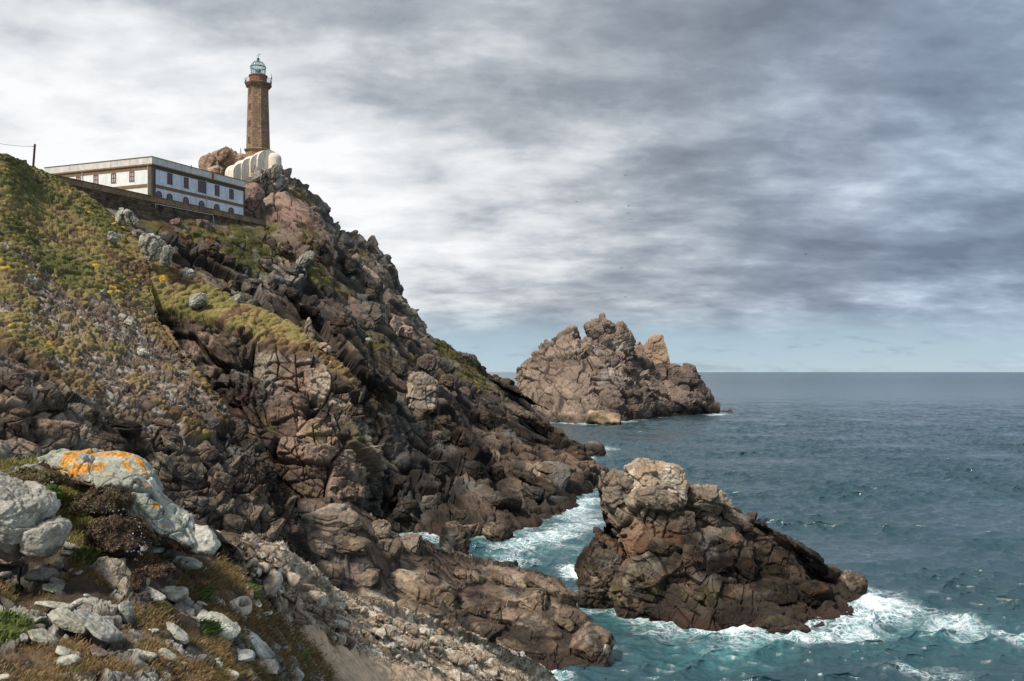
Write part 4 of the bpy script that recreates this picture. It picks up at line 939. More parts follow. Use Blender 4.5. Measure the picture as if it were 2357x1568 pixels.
def window(face, zx, zt_, zb_, hw, panes=2, arch=False, cutoff=None):
    u, n, L = (uR, nR, LR) if face == 'R' else (uL, nL, LL)
    a, z1_ = on_face(*zm(zx, zt_), u, n); _, z0 = on_face(*zm(zx, zb_), u, n)
    a1, _ = on_face(*zm(zx + hw, (zt_ + zb_) / 2), u, n); a0, _ = on_face(*zm(zx - hw, (zt_ + zb_) / 2), u, n)
    h = abs(a1 - a0) / 2
    if arch: z0 = z1_ - 2.35
    elif cutoff: z0 = z1_ - cutoff
    o = Cn + u * a + UPZ * (z0 - ZR); hh_ = z1_ - z0
    fr = MB(); fw = .20
    if arch:
        hr = h
        for i in range(12):
            a_0 = math.pi * i / 12; a_1 = math.pi * (i + 1) / 12
            pts = [(hr * math.cos(a_0), hh_ - hr + hr * math.sin(a_0)), (hr * math.cos(a_1), hh_ - hr + hr * math.sin(a_1)),
                   ((hr - fw) * math.cos(a_1), hh_ - hr + (hr - fw) * math.sin(a_1)), ((hr - fw) * math.cos(a_0), hh_ - hr + (hr - fw) * math.sin(a_0))]
            fr.prism(pts, o + n * .004, u, UPZ, n, .10)
        for s_ in (-1, 1): fr.obox(o, u * s_, n, UPZ, hr - fw, hr, .004, .104, 0, hh_ - hr)
        fo = fr.build('arched_window', M_darktrim, bld)
        pn = MB(); pts = [((hr - fw) * math.cos(math.pi * i / 12), hh_ - hr + (hr - fw) * math.sin(math.pi * i / 12)) for i in range(13)] + [(-(hr - fw), 0), (hr - fw, 0)]
        pn.prism(pts, o + n * .006, u, UPZ, n, .03); pn.build('pane', M_glass, bld, fo)
        jn = MB(); jn.obox(o, u, n, UPZ, -.06, .06, .04, .09, 0, hh_ - hr); jn.obox(o, u, n, UPZ, -(hr - fw), hr - fw, .04, .088, hh_ - hr - .05, hh_ - hr + .05)
        for s_ in (-1, 1): jn.obox(o, u * s_, n, UPZ, hr - fw - .10, hr - fw - .003, .036, .092, 0, hh_ - hr - .05)
        jn.obox(o, u, n, UPZ, -(hr - fw - .12), -.08, .038, .05, .5, 1.15)
        jn.build('casement', M_redwood, bld, fo)
    else:
        s_ = .16
        fr.obox(o, u, n, UPZ, -h, -h + s_, .004, .09, 0, hh_); fr.obox(o, u, n, UPZ, h - s_, h, .004, .09, 0, hh_)
        fr.obox(o, u, n, UPZ, -h + s_, h - s_, .004, .09, hh_ - s_, hh_); fr.obox(o, u, n, UPZ, -h - .05, h + .05, .004, .14, -.12, 0)
        fo = fr.build('window', M_brown if face == 'L' else M_darktrim, bld)
        i0, i1 = -h + s_, h - s_
        pn = MB(); pn.obox(o, u, n, UPZ, i0, i1, .006, .02, 0, hh_ - s_); pn.build('pane', M_lite if face == 'L' else M_glass, bld, fo)
        jn = MB(); k = panes; wv = (i1 - i0) / k
        for j in range(k + 1):
            c0 = i0 + j * wv; jn.obox(o, u, n, UPZ, max(i0, c0 - .085), min(i1, c0 + .085), .021, .07, 0, hh_ - s_)
        jn.obox(o, u, n, UPZ, i0, i1, .0215, .066, (hh_ - s_) * .46, (hh_ - s_) * .54)
        jn.obox(o, u, n, UPZ, i0, i1, .0225, .064, 0, .10); jn.obox(o, u, n, UPZ, i0, i1, .0225, .064, hh_ - s_ - .12, hh_ - s_)
        jn.build('casement', M_redwood, bld, fo)
for a in ((823, 428, 508), (974, 413, 494), (1131, 398, 480)): window('L', *a, 21)
window('L', 673, 442, 480, 20, cutoff=2.2); window('L', 560, 462, 480, 18, cutoff=2.2)
for a in ((1455, 415, 505, 21), (1595, 452, 538, 20), (1860, 518, 602, 19), (1983, 550, 632, 18)): window('R', *a)
window('R', 1730, 483, 576, 33, 4)
for a in ((1361, 567, 630, 26), (1453, 588, 650, 25), (1593, 618, 678, 24), (1727, 650, 705, 24), (1857, 678, 735, 23), (1980, 707, 762, 22)): window('R', *a, arch=True)
window('L', 1131, 568, 640, 24, arch=True)
def pipe(face, zx, z0, z1_):
    u, n, L = (uR, nR, LR) if face == 'R' else (uL, nL, LL)
    a, _ = on_face(*zm(zx, 500), u, n); mm = MB(); b_ = Cn + u * a + n * .17
    mm.tube([b_ + UPZ * (z0 - ZR), b_ + UPZ * (z1_ - ZR)], .08, 8); mm.build('drainpipe', M_drain, bld)
pipe('R', 1765, TZ + .1, zt - .3); pipe('L', 710, TZ + .1, zt - .1); pipe('L', 1272, TZ + .1, zt - .1)
a, _ = on_face(*zm(1823, 430), uR, nR)
m = MB(); m.obox(Cn, uR, nR, UPZ, a - .22, a + .22, -.05, .20, -1.5, .12); m.build('chimney_vent', flat_mat('orange_clay', (.42, .10, .03), .8), bld)
m = MB(); pbase = np.array(P(440.4, 398, 197)); m.tube([(pbase[0], pbase[1], ZR - 1.02), (pbase[0], pbase[1], H + (HZ - 380) / F * 197)], .09); m.build('roof_mast', M_darktrim, bld)

# ------------------------------------------------------------------ retaining wall
M_stone = masonry_mat('dark_wall_masonry', (.16, .115, .075), (.06, .045, .034), (.03, .025, .02), 1.1, .55, dark=((.018, .015, .013), .46, .72))
M_cope = masonry_mat('wall_coping_stone', (.27, .18, .11), (.19, .13, .085), (.05, .04, .03), 2.2, 1.2, dark=((.09, .065, .045), .5, .8))
WZ = 64.9
wl = np.array([*P(20, 380, 155.5)[:2], 0]); wr = atz(612, 507.9, WZ); wr[2] = 0
wm = atz(349, 451, WZ); wm[2] = 0
uw = unit(wr - wm); wl = wm - uw * 36.0; Lw = np.linalg.norm(wr - wl); nw = np.cross(uw, UPZ); nw = -nw if nw[1] > 0 else nw
if nw[0] < 0 and False: nw = -nw
wall = empty('retaining_wall', (wm[0], wm[1], 60), 'long dark stone retaining wall with brown coping in front of the white station', 'wall')
def uvw(V): return np.stack([(V - wl) @ uw, V[:, 2], (V - wl) @ nw], -1)
m = MB(); K = 60
for i in range(K): m.obox(wl, uw, nw, UPZ, Lw * i / K, Lw * (i + 1) / K, -.6, .05, 56.0, WZ - 1.12)
m.build('stonework', M_stone, wall, uvaxes=uvw)
m = MB(); m.obox(wl, uw, nw, UPZ, 0, Lw, -.62, .12, WZ - 1.118, WZ - .12)
m.build('parapet', M_cope, wall, uvaxes=uvw)
m = MB(); m.obox(wl, uw, nw, UPZ, 0, Lw, -.70, .2, WZ - .118, WZ + .03); m.obox(wl, uw, nw, UPZ, 0, Lw, .121, .22, WZ - 1.2, WZ - 1.05); m.build('coping', M_cope, wall, uvaxes=uvw)
M_pipe = flat_mat('pale_pipe', (.62, .62, .62), .5)
def on_wall(zx, zy):
    r = unit(np.array(P(*zm(zx, zy), 100.0)) - np.array([0, 0, H])); o = np.array([0, 0, H]); w0 = wm + nw * .30; t = np.dot(w0 - o, nw) / np.dot(r, nw); return o + r * t
pa, pb, pc = on_wall(1335, 676), on_wall(1825, 772), on_wall(1833, 836)
m = MB(); m.tube([pa, pb], .055, 8); m.tube([pb, pc], .055, 8); m.tube([pa, pa - UPZ * .8], .05, 8)
o = m.build('pipe', M_pipe); tag(o, 'thin white pipe fixed along the face of the retaining wall', 'pipe')

# ------------------------------------------------------------------ lighthouse
DL = 240.0; cxl = (594.3 - 1178.5) / F * DL; S_ = DL / F
def lz(vy_): return H + (HZ - vy_) * S_
lroot = empty('lighthouse', (cxl, DL, lz(372)), 'tall tapering octagonal brown stone lighthouse with glazed lattice lantern on the rocky summit', 'lighthouse')
M_tower = masonry_mat('tower_granite', (.30, .195, .125), (.19, .125, .085), (.12, .085, .06), .95, .62, dark=((.10, .068, .048), .50, .78))
M_tdark = flat_mat('tower_trim', (.20, .135, .09), .9, 1.2, .3)
M_drum = flat_mat('drum_plaster', (.26, .12, .085), .85, 1.2, .25)
M_frame = flat_mat('lantern_frame', (.26, .36, .36), .4, 3, .15, metal=.2)
M_dark = flat_mat('dark_metal', (.04, .045, .05), .5, 3, .2)
cl = np.array([cxl, DL, 0])
va = -math.pi / 2 + math.atan2(cxl, -DL) * 0
look = math.atan2(-DL, -cxl)                  # direction from the tower to the camera
# vertex at -30 deg (to the left of the camera direction): seen from the camera, left = clockwise seen from above
a0 = look - math.radians(30)
def uvt(V):
    a = np.arctan2(V[:, 1] - DL, V[:, 0] - cxl) - a0; return np.stack([a / (math.pi / 4) * 2.0, V[:, 2], np.zeros(len(V))], -1)
Rb, Rt = 3.12, 2.66
def octo(prof, name, mat, uv=None, seg=8):
    m = MB(); vs = []
    for k, ((r0, z0), (r1, z1_)) in enumerate(zip(prof[:-1], prof[1:])):
        for j in range(seg):
            A = a0 + 2 * math.pi * j / seg; B = a0 + 2 * math.pi * (j + 1) / seg
            q = [cl + [r0 * math.cos(A), r0 * math.sin(A), z0], cl + [r0 * math.cos(B), r0 * math.sin(B), z0], cl + [r1 * math.cos(B), r1 * math.sin(B), z1_], cl + [r1 * math.cos(A), r1 * math.sin(A), z1_]]
            uvs.extend([(j * 2.0 * 1.15, z0, 0), ((j + 1) * 2.0 * 1.15, z0, 0), ((j + 1) * 2.0 * 1.15, z1_, 0), (j * 2.0 * 1.15, z1_, 0)] if uv else [])
            m.add(q, [(0, 1, 2, 3)])
    r, z = prof[-1]; m.add([cl + [r * math.cos(a0 + 2 * math.pi * j / seg), r * math.sin(a0 + 2 * math.pi * j / seg), z] for j in range(seg)], [list(range(seg))])
    if uv: uvs.extend([(0, 0, 0)] * seg)
    return m
uvs = []
m = octo([(Rb, lz(346) + 0), (Rt, lz(203))], 't', None, True); arr = np.array(uvs)
shaft = m.build('shaft', M_tower, lroot, uvaxes=lambda V: arr)
uvs = []
m = octo([(Rb + .12, lz(372) - 3), (Rb + .12, lz(350)), (Rb + .55, lz(349)), (Rb + .55, lz(347)), (Rb + .1, lz(345))], 'b', None, True); arr2 = np.array(uvs)
m.build('plinth', M_tower, lroot, uvaxes=lambda V: arr2)
m = octo([(Rt + .05, lz(205.5)), (Rt + .2, lz(203)), (Rt + .3, lz(200)), (Rt + .85, lz(197)), (Rt + .95, lz(194.5)), (Rt + .9, lz(193.7))], 'g', None)
m.build('gallery', M_tdark, lroot)
m = MB()
for j in range(8):
    for k in range(5):
        A = a0 + math.pi / 4 * j; B = A + math.pi / 4; t = (k + .5) / 5
        p = cl + (1 - t) * np.array([math.cos(A), math.sin(A), 0]) * (Rt + .12) + t * np.array([math.cos(B), math.sin(B), 0]) * (Rt + .12)
        n_ = unit([math.cos((A + B) / 2), math.sin((A + B) / 2), 0]); tt = np.cross(UPZ, n_)
        m.obox(p + UPZ * lz(201.5), tt, n_, UPZ, -.09, .09, 0, .48, 0, .55)
m.build('corbel', M_tdark, lroot)['kind'] = 'stuff'
m = MB(); m.ring(cl, [(2.22, lz(193.6)), (2.2, lz(178)), (2.38, lz(177.5)), (2.42, lz(175.5)), (2.0, lz(174.5))], 32); m.build('drum', M_drum, lroot)
rd = a0 + math.radians(-35); n_ = np.array([math.cos(rd), math.sin(rd), 0]); tt = np.cross(UPZ, n_)
m = MB(); m.obox(cl + n_ * 2.17, tt, n_, UPZ, -.35, .35, 0, .08, lz(193.5), lz(181)); m.build('door', flat_mat('red_door', (.35, .05, .05), .6), lroot)
# lantern: glass cylinder with diagonal lattice, dome with ribs
Rl = 1.93; zl0, zl1, zd = lz(174.4), lz(155.5), lz(141)
m, t, bs = new_mat('lantern_glass'); 
tr = t.n('ShaderNodeBsdfTransparent'); tr.inputs[0].default_value = (.86, .93, .93, 1); gl = t.n('ShaderNodeBsdfGlossy'); gl.inputs['Roughness'].default_value = .05
mx = t.n('ShaderNodeMixShader'); mx.inputs[0].default_value = .12; t.l(tr.outputs[0], mx.inputs[1]); t.l(gl.outputs[0], mx.inputs[2]); t.l(mx.outputs[0], [n for n in m.node_tree.nodes if n.type == 'OUTPUT_MATERIAL'][0].inputs[0])
M_lglass = m
m = MB(); dome = [(Rl - .06, zl0), (Rl - .06, zl1)] + [((Rl - .06) * math.cos(a) ** .8, zl1 + (zd - zl1) * math.sin(a)) for a in np.linspace(0.2, 1.42, 7)]
m.ring(cl, dome, 24); m.build('lantern_glazing', M_lglass, lroot, smooth=True)
def domep(a, ph): return cl + np.array([Rl * math.cos(ph) ** .8 * math.cos(a), Rl * math.cos(ph) ** .8 * math.sin(a), zl1 + (zd - zl1) * math.sin(ph)])
def cylp(a, z): return cl + np.array([Rl * math.cos(a), Rl * math.sin(a), z])
m = MB(); NL = 12
for j in range(NL):
    A = 2 * math.pi * j / NL; B = A + 2 * math.pi / NL; zm_ = (zl0 + zl1) / 2
    for (s0, s1) in ((A, B), (B, A)):
        m.tube([cylp(s0 + (s1 - s0) * t, zl0 + (zl1 - zl0) * t) for t in (0, .5, 1)], .045, 5)
        m.tube([domep(s0 + (s1 - s0) * t, 1.35 * t) for t in (0, .33, .66, 1)], .035, 5)
m.build('lattice', M_frame, lroot)
for z_, r_ in ((zl0 + .05, .09), (zl1, .10)):
    m = MB(); m.ring(cl, [(Rl - .08, z_ - r_), (Rl + .10, z_ - r_), (Rl + .10, z_ + r_), (Rl - .08, z_ + r_), (Rl - .08, z_ - r_)], 32, cap=False); m.build('lantern_ring', M_dark if z_ > zl0 + 1 else M_frame, lroot)
m = MB(); m.ring(cl, [(.02, zl0 - .2), (.55, zl0 - .2), (.6, zl0 + .5), (.75, zl0 + .6), (.78, zl0 + 1.3), (.5, zl0 + 1.75), (.02, zl0 + 1.9)], 16); m.build('lamp_lens', flat_mat('lens_green', (.10, .16, .14), .2), lroot, smooth=True)
m = MB(); m.ring(cl, [(.02, zd - .25), (.42, zd - .15), (.40, zd + .1), (.25, zd + .2), (.36, zd + .4), (.36, zd + .65), (.2, zd + .85), (.03, zd + .9)], 16); m.build('ventilator_ball', M_dark, lroot, smooth=True)
m = MB(); m.tube([cl + UPZ * (zd + .8), cl + UPZ * lz(124.5)], .05, 6)
zv = zd + 1.35
m.tube([cl + [-.55, 0, zv], cl + [.55, 0, zv]], .045, 5); m.tube([cl + [0, -.5, zv + .02], cl + [0, .5, zv + .02]], .045, 5)
m.prism([(.1, .3), (.62, .38), (.62, .62), (.1, .52)], cl + UPZ * zv, [1, 0, 0], UPZ, [0, 1, 0], .05)
m.build('weather_vane', M_frame, lroot)
m = MB()
for j in range(8):
    A = a0 + math.pi / 4 * j; B = A + math.pi / 4; r_ = Rt + .8
    pA = cl + np.array([r_ * math.cos(A), r_ * math.sin(A), 0]); pB = cl + np.array([r_ * math.cos(B), r_ * math.sin(B), 0])
    for z_ in (.35, .7, 1.05): m.tube([pA + UPZ * (lz(193.7) + z_), pB + UPZ * (lz(193.7) + z_)], .03, 5)
    for k in range(4): p = pA + (pB - pA) * k / 4; m.tube([p + UPZ * lz(193.8), p + UPZ * (lz(193.7) + 1.1)], .035, 5)
m.build('railing', M_dark, lroot)
ra = look + math.radians(82); pr = cl + np.array([(Rt + .75) * math.cos(ra), (Rt + .75) * math.sin(ra), 0])
m = MB(); m.tube([pr + UPZ * lz(193.8), pr + UPZ * lz(168)], .05, 5); m.tube([pr + UPZ * lz(183), pr + UPZ * lz(176)], .12, 6); m.tube([pr + UPZ * lz(179.5), pr + UPZ * lz(179.5) - [1.0, 0, 0]], .04, 5)
m.build('antenna', M_dark, lroot)
# tower windows on the left face
fa = a0 - math.pi / 8; nf = np.array([math.cos(fa), math.sin(fa), 0]); tf = np.cross(UPZ, nf)
for zy in (455, 595, 732, 870):
    vyw = (150 + zy / 2.09) * .5754; z_ = lz(vyw); k = (z_ - lz(346)) / (lz(203) - lz(346)); r_ = (Rb + (Rt - Rb) * k) * math.cos(math.pi / 8)
    o_ = cl + nf * r_ + UPZ * z_
    fr = MB()
    for s_ in (-1, 1): fr.obox(o_, tf * s_, nf, UPZ, .34, .52, -.2, .07, -.75, .75)
    fr.obox(o_, tf, nf, UPZ, -.34, .34, -.2, .068, .58, .75); fr.obox(o_, tf, nf, UPZ, -.6, .6, -.2, .11, -.93, -.75)
    fo = fr.build('window', M_tdark, lroot)
    pn = MB(); pn.obox(o_, tf, nf, UPZ, -.338, .338, -.1, .02, -.748, .578); pn.build('pane', M_dark, lroot, fo)

# ------------------------------------------------------------------ white stair tunnel
M_vault = flat_mat('cream_vault_plaster', (.70, .63, .52), .85, 1.0, .12, streak=((.34, .30, .25), .46, .74))
tun = empty('stair_tunnel', P(590, 395, 236), 'cream stepped stair tunnel of five humped vaults climbing to the lighthouse', 'covered stair')
segs = [(553, 378, 234.5, 34, 38), (572, 367, 236.0, 34, 38), (592, 357.5, 237.2, 34, 40), (613, 347.5, 238.4, 40, 48)]
ax = unit([.76, -.65, 0]); pth = unit([.65, .76, 0])      # barrel axis points down towards the viewer's right; path runs across it
for i, (vx_, vt, D_, w_, h_) in enumerate(segs):
    sm = D_ / F; top = np.array(P(vx_, vt, D_)); hw = w_ * sm / 2 / .62; hgt = h_ * sm; rise = min(hw * .9, hgt * .75)
    arc = [(hw * math.cos(a), hgt - rise + rise * math.sin(a)) for a in np.linspace(0, math.pi, 17)]
    ol = [(hw, -1.8)] + arc + [(-hw, -1.8)]
    m = MB(); o_ = top - UPZ * hgt - ax * 2.2
    m.prism(ol, o_, pth, UPZ, ax, 3.8); m.build('vault', M_vault, tun)
    m = MB(); m.obox(o_ + ax * 3.8, pth, ax, UPZ, hw * .35 - .28, hw * .35 + .28, -.05, .05, hgt * .42, hgt * .42 + .95); m.build('window', M_dark, tun)
D_ = 238.0; c5 = np.array(P(632, 386, D_)); sm = D_ / F
m = MB(); m.ring(c5, [(1.75, -2.5), (1.75, 2.0)] + [(1.75 * math.cos(a), 2.2 + 1.6 * math.sin(a)) for a in np.linspace(.1, 1.5, 8)], 28); m.build('domed_vault', M_vault, tun)
m = MB(); m.obox(c5 + np.array([-.1, -1.75, 0]), [1, 0, 0], [0, -1, 0], UPZ, -.2, .2, -.35, -.2, 1.2, 2.1); m.build('window', M_dark, tun)

# posts on the rocks
M_post = flat_mat('dark_post', (.06, .045, .04), .8)
for vx_, y0, y1, D_, lab in ((519.4, 352, 335.5, 252, 'taller thin post on top of the granite tor'), (554, 352, 342, 250, 'short thin post on the tor beside the lighthouse foot'),
        (650, 392, 382, 246, 'first thin marker post on the skyline right of the stair tunnel'), (666, 402, 392, 247, 'second thin marker post on the skyline, lower down the knoll')):
    m = MB(); m.tube([P(vx_, y0 + 8, D_), P(vx_, y1, D_)], .10, 6); o = m.build('marker_post', M_post); tag(o, lab, 'post')

# utility pole and wire
pole = empty('utility_pole', P(75.5, 392, 141), 'dark leaning wooden utility pole on the hill crest at the far left', 'utility pole')
m = MB(); m.tube([P(75, 402, 141), P(80.5, 332, 141)], [.17, .15], 10); m.build('pole', flat_mat('pole_wood', (.07, .03, .028), .8, 4, .3), pole)
m = MB(); p0 = np.array(P(79.8, 337, 141)); m.tube([p0 - [.35, 0, 0], p0 + [.15, 0, 0]], .06, 6); m.build('insulator', M_dark, pole)
m = MB(); A_ = np.array(P(78, 337, 141)); B_ = np.array(P(-160, 268, 150))
m.tube([A_ + (B_ - A_) * t - UPZ * (1.3 * 4 * t * (1 - t)) for t in np.linspace(0, 1, 24)], .03, 5)
o = m.build('overhead_wire', M_dark); tag(o, 'thin sagging wire running left from the utility pole', 'cable')

# birds
M_bird = flat_mat('bird_feathers', (.05, .05, .055), .8)
birds = [(1440, 405, 1.0, 'single bird highest over the sea, above the loose line of others'), (1328, 465, .9, 'lone bird left of the small flock'),
    (1447, 475, .9, 'topmost of the three birds flying close in a column'), (1446, 492, 1.1, 'middle of the three birds flying close in a column'),
    (1454, 505, 1.1, 'lowest of the three birds flying close in a column'), (1855, 586, .8, 'tiny bird far out over the sea at the right'),
    (1430, 618, .8, 'bird flying between the close flock and the islet'), (1385, 687, .8, 'left of the two birds just above the islet peaks'), (1440, 684, .9, 'right of the two birds just above the islet peaks')]
for i, (vx_, vy_, s_, lab) in enumerate(birds):
    rs = random.Random(i); m = MB(); w = .75 * s_; u_ = .18 + .3 * rs.random()
    vs = [(-.12, 0, 0), (.0, -.10, .02), (.34, 0, .02), (.0, .10, .02), (.02, 0, .09), (.02, 0, -.08)]
    m.add(vs, [(0, 1, 4), (1, 2, 4), (2, 3, 4), (3, 0, 4), (1, 0, 5), (2, 1, 5), (3, 2, 5), (0, 3, 5)])
    for sg in (-1, 1):
        r = [(.08, sg * .06, .03), (-.10, sg * .06, .03), (-.05, sg * w * .5, w * u_), (.12, sg * w * .45, w * u_ + .02), (-.02, sg * w, w * u_ * .6)]
        m.add(r + [(x, y, z - .025) for x, y, z in r], [(0, 1, 2, 3), (3, 2, 4), (5, 8, 7, 6), (8, 9, 7), (0, 3, 8, 5), (3, 4, 9, 8), (4, 2, 7, 9), (2, 1, 6, 7)])
    o = m.build('seabird', M_bird); o.location = P(vx_, vy_, 260); o.rotation_euler = (0, .1, 1.2 + rs.random() * .9); o.scale = (1.1,) * 3
    tag(o, lab, 'bird', 'seabirds over the water')

# ------------------------------------------------------------------ foreground ground
Ac = [
 [(-700,1040,9.6),(-700,1120,8.6),(-700,1220,7.6),(-700,1330,6.6),(-700,1430,5.9),(-700,1568,5.2),(-700,1900,4.0)],
 [(-250,1060,10.6),(-250,1130,9.6),(-250,1220,8.6),(-250,1310,7.6),(-250,1420,6.6),(-250,1568,5.7),(-250,1850,4.3)],
 [(0,1078,10.9),(0,1130,10.1),(0,1190,9.6),(0,1300,8.9),(0,1400,7.7),(0,1568,6.0),(0,1800,4.8)],
 [(110,1074,11.0),(110,1125,10.2),(120,1190,9.7),(120,1310,8.9),(110,1410,7.8),(110,1568,6.3),(100,1800,5.0)],
 [(240,1128,10.9),(235,1175,10.0),(225,1235,9.5),(210,1320,8.8),(200,1420,7.8),(190,1568,6.5),(180,1800,5.2)],
 [(400,1225,11.2),(390,1265,10.3),(380,1310,9.8),(365,1375,9.1),(350,1450,8.2),(340,1568,7.0),(330,1800,5.6)],
 [(528,1243,16),(530,1290,13.3),(528,1340,11.8),(520,1400,10.4),(510,1480,9.2),(500,1568,8.1),(490,1800,6.3)],
 [(595,1290,19),(600,1330,15.8),(598,1370,13.8),(590,1420,12.2),(580,1490,10.6),(570,1568,9.2),(560,1800,7.2)],
 [(655,1345,21.5),(660,1375,18.3),(655,1410,16),(648,1450,14),(640,1510,12),(635,1568,10.6),(625,1800,8.4)],
 [(745,1372,25),(750,1402,21.5),(745,1435,18.8),(735,1475,16.6),(725,1520,14.8),(715,1568,13.2),(705,1800,10.5)],
 [(850,1394,29),(850,1422,25.5),(845,1450,22.8),(835,1485,20.5),(825,1525,18.5),(815,1568,16.8),(805,1800,13.2)],
 [(980,1444,34),(980,1466,30.5),(978,1490,27.5),(970,1518,25),(960,1543,23),(950,1568,21.5),(940,1800,16)],
 [(1125,1502,40.5),(1128,1518,38),(1128,1535,35),(1125,1552,32.5),(1120,1568,30.5),(1110,1620,27),(1100,1850,20)],
 [(1205,1550,46),(1212,1562,44.5),(1218,1575,43),(1222,1590,41),(1225,1610,39),(1225,1680,34),(1220,1900,26)],
 [(1255,1610,50),(1262,1622,48),(1268,1640,46),(1270,1660,44),(1272,1690,41),(1272,1780,36),(1270,2000,28)],
]
cols = []
for k, c_ in enumerate(Ac):
    pts = [P(*q) for q in c_]; cr = pts[0]
    s_ = cr[1] / 12
    cols.append([(cr[0] + 1.5 * s_, cr[1] + 9 * s_, cr[2] - 11 * s_), (cr[0] + .5 * s_, cr[1] + 1.6 * s_, cr[2] - .7 * s_)] + pts)
G, tu, tv = loft(cols, 0.85, cap=600, dv=.36)
print('GROUND', G.shape)
N = smooth_n(normals(G), 8)
if (N[..., 2].mean() < 0): N = -N
vx, vy = proj(G)
Dd = G[..., 1]
# rubble band vs. beaten earth
far = ss(Dd, 13, 18)
path = blob(vx, vy, [(690, 1470, 85, 40, 38, 1.1), (800, 1525, 130, 42, 24, 1.15), (940, 1565, 150, 34, 15, 1.1), (640, 1440, 45, 30, 30, .8)])
path = ss(path + .35 * fbm(G / 2.5, 601, 4), .35, .6) * ss(Dd, 10.5, 13)
d1, t1, k1 = blocks(G, [((.85, .75, .5), .13, .10, .06), ((.34, .30, .22), .085, .14, .04), ((.15, .14, .10), .035, .2, .018), ((.07, .07, .05), .010, .2, .006)], rotm(-.2, .4, .2), 611, warp=.2)
d2, t2, k2 = blocks(G, [((.42, .35, .16), .12, .12, .07), ((.16, .14, .08), .055, .16, .03), ((.06, .06, .04), .02, .2, .01)], rotm(.1, .35, .3), 621, warp=.2)
stony = ss(fbm(G / .55, 630, 4) + .3 * fbm(G / 2.0, 631, 2) + .25 * blob(vx, vy, [(560, 1330, 60, 60, 30, 1), (150, 1360, 110, 50, 10, 1.2), (250, 1500, 70, 60, 10, .8), (600, 1500, 80, 80, 0, .5)]), .22, .45)
hd = far * (d1 * (1 - .85 * path) + .12 * path * fbm(G / .8, 641, 4)) + (1 - far) * (stony * (d2 * .9 + .02) + (1 - stony) * .05 * fbm(G / .25, 642, 4)) + .10 * fbm(G / 1.7, 643, 3) * (1 - far)
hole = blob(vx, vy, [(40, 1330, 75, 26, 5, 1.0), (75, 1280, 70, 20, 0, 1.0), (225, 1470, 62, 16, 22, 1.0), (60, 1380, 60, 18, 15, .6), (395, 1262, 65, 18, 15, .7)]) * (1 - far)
G2_ = G + N * (hd - .22 * hole)[..., None]
rub = lerp(lerp(np.broadcast_to(c3(.26, .19, .13), G.shape), c3(.54, .43, .31), ss(t1 + .3 * fbm(G / .8, 644, 3), -.30, .15)), c3(.74, .66, .54), ss(t1 + .25 * fbm(G / .5, 645, 3), .12, .45))
rub = lerp(rub, c3(.05, .04, .03), k1 * .4)
earth = c3(.54, .385, .25) * (1 + .18 * fbm(G / 1.2, 646, 4) + .12 * fbm(G / .2, 647, 3))[..., None]
farc = lerp(rub, earth, path)
mossf = ss(fbm(G / 1.3, 651, 3), .62, .75) * far * (1 - path)
soil = lerp(np.broadcast_to(c3(.055, .040, .028), G.shape), c3(.13, .088, .052), ss(fbm(G / .35, 652, 4), -.4, .5))
stc_ = lerp(lerp(np.broadcast_to(c3(.12, .105, .085), G.shape), c3(.34, .32, .27), ss(t2, -.25, .2)), c3(.03, .025, .02), k2 * .6)
nearc = lerp(soil, stc_, stony)
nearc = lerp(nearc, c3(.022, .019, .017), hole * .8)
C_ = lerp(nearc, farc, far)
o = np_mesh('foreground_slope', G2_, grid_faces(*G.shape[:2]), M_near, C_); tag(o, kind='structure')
GV = G2_.reshape(-1, 3); GVX, GVY = vx.ravel(), vy.ravel(); GN = N.reshape(-1, 3); GST = (stony * (1 - far)).ravel(); GFAR = far.ravel(); GPATH = path.ravel()
def ground_at(vx_, vy_):
    """depth of the foreground ground seen at a display pixel"""
    dd = (GVX - vx_) ** 2 + (GVY - vy_) ** 2; i = np.argmin(dd); return GV[i], GN[i]

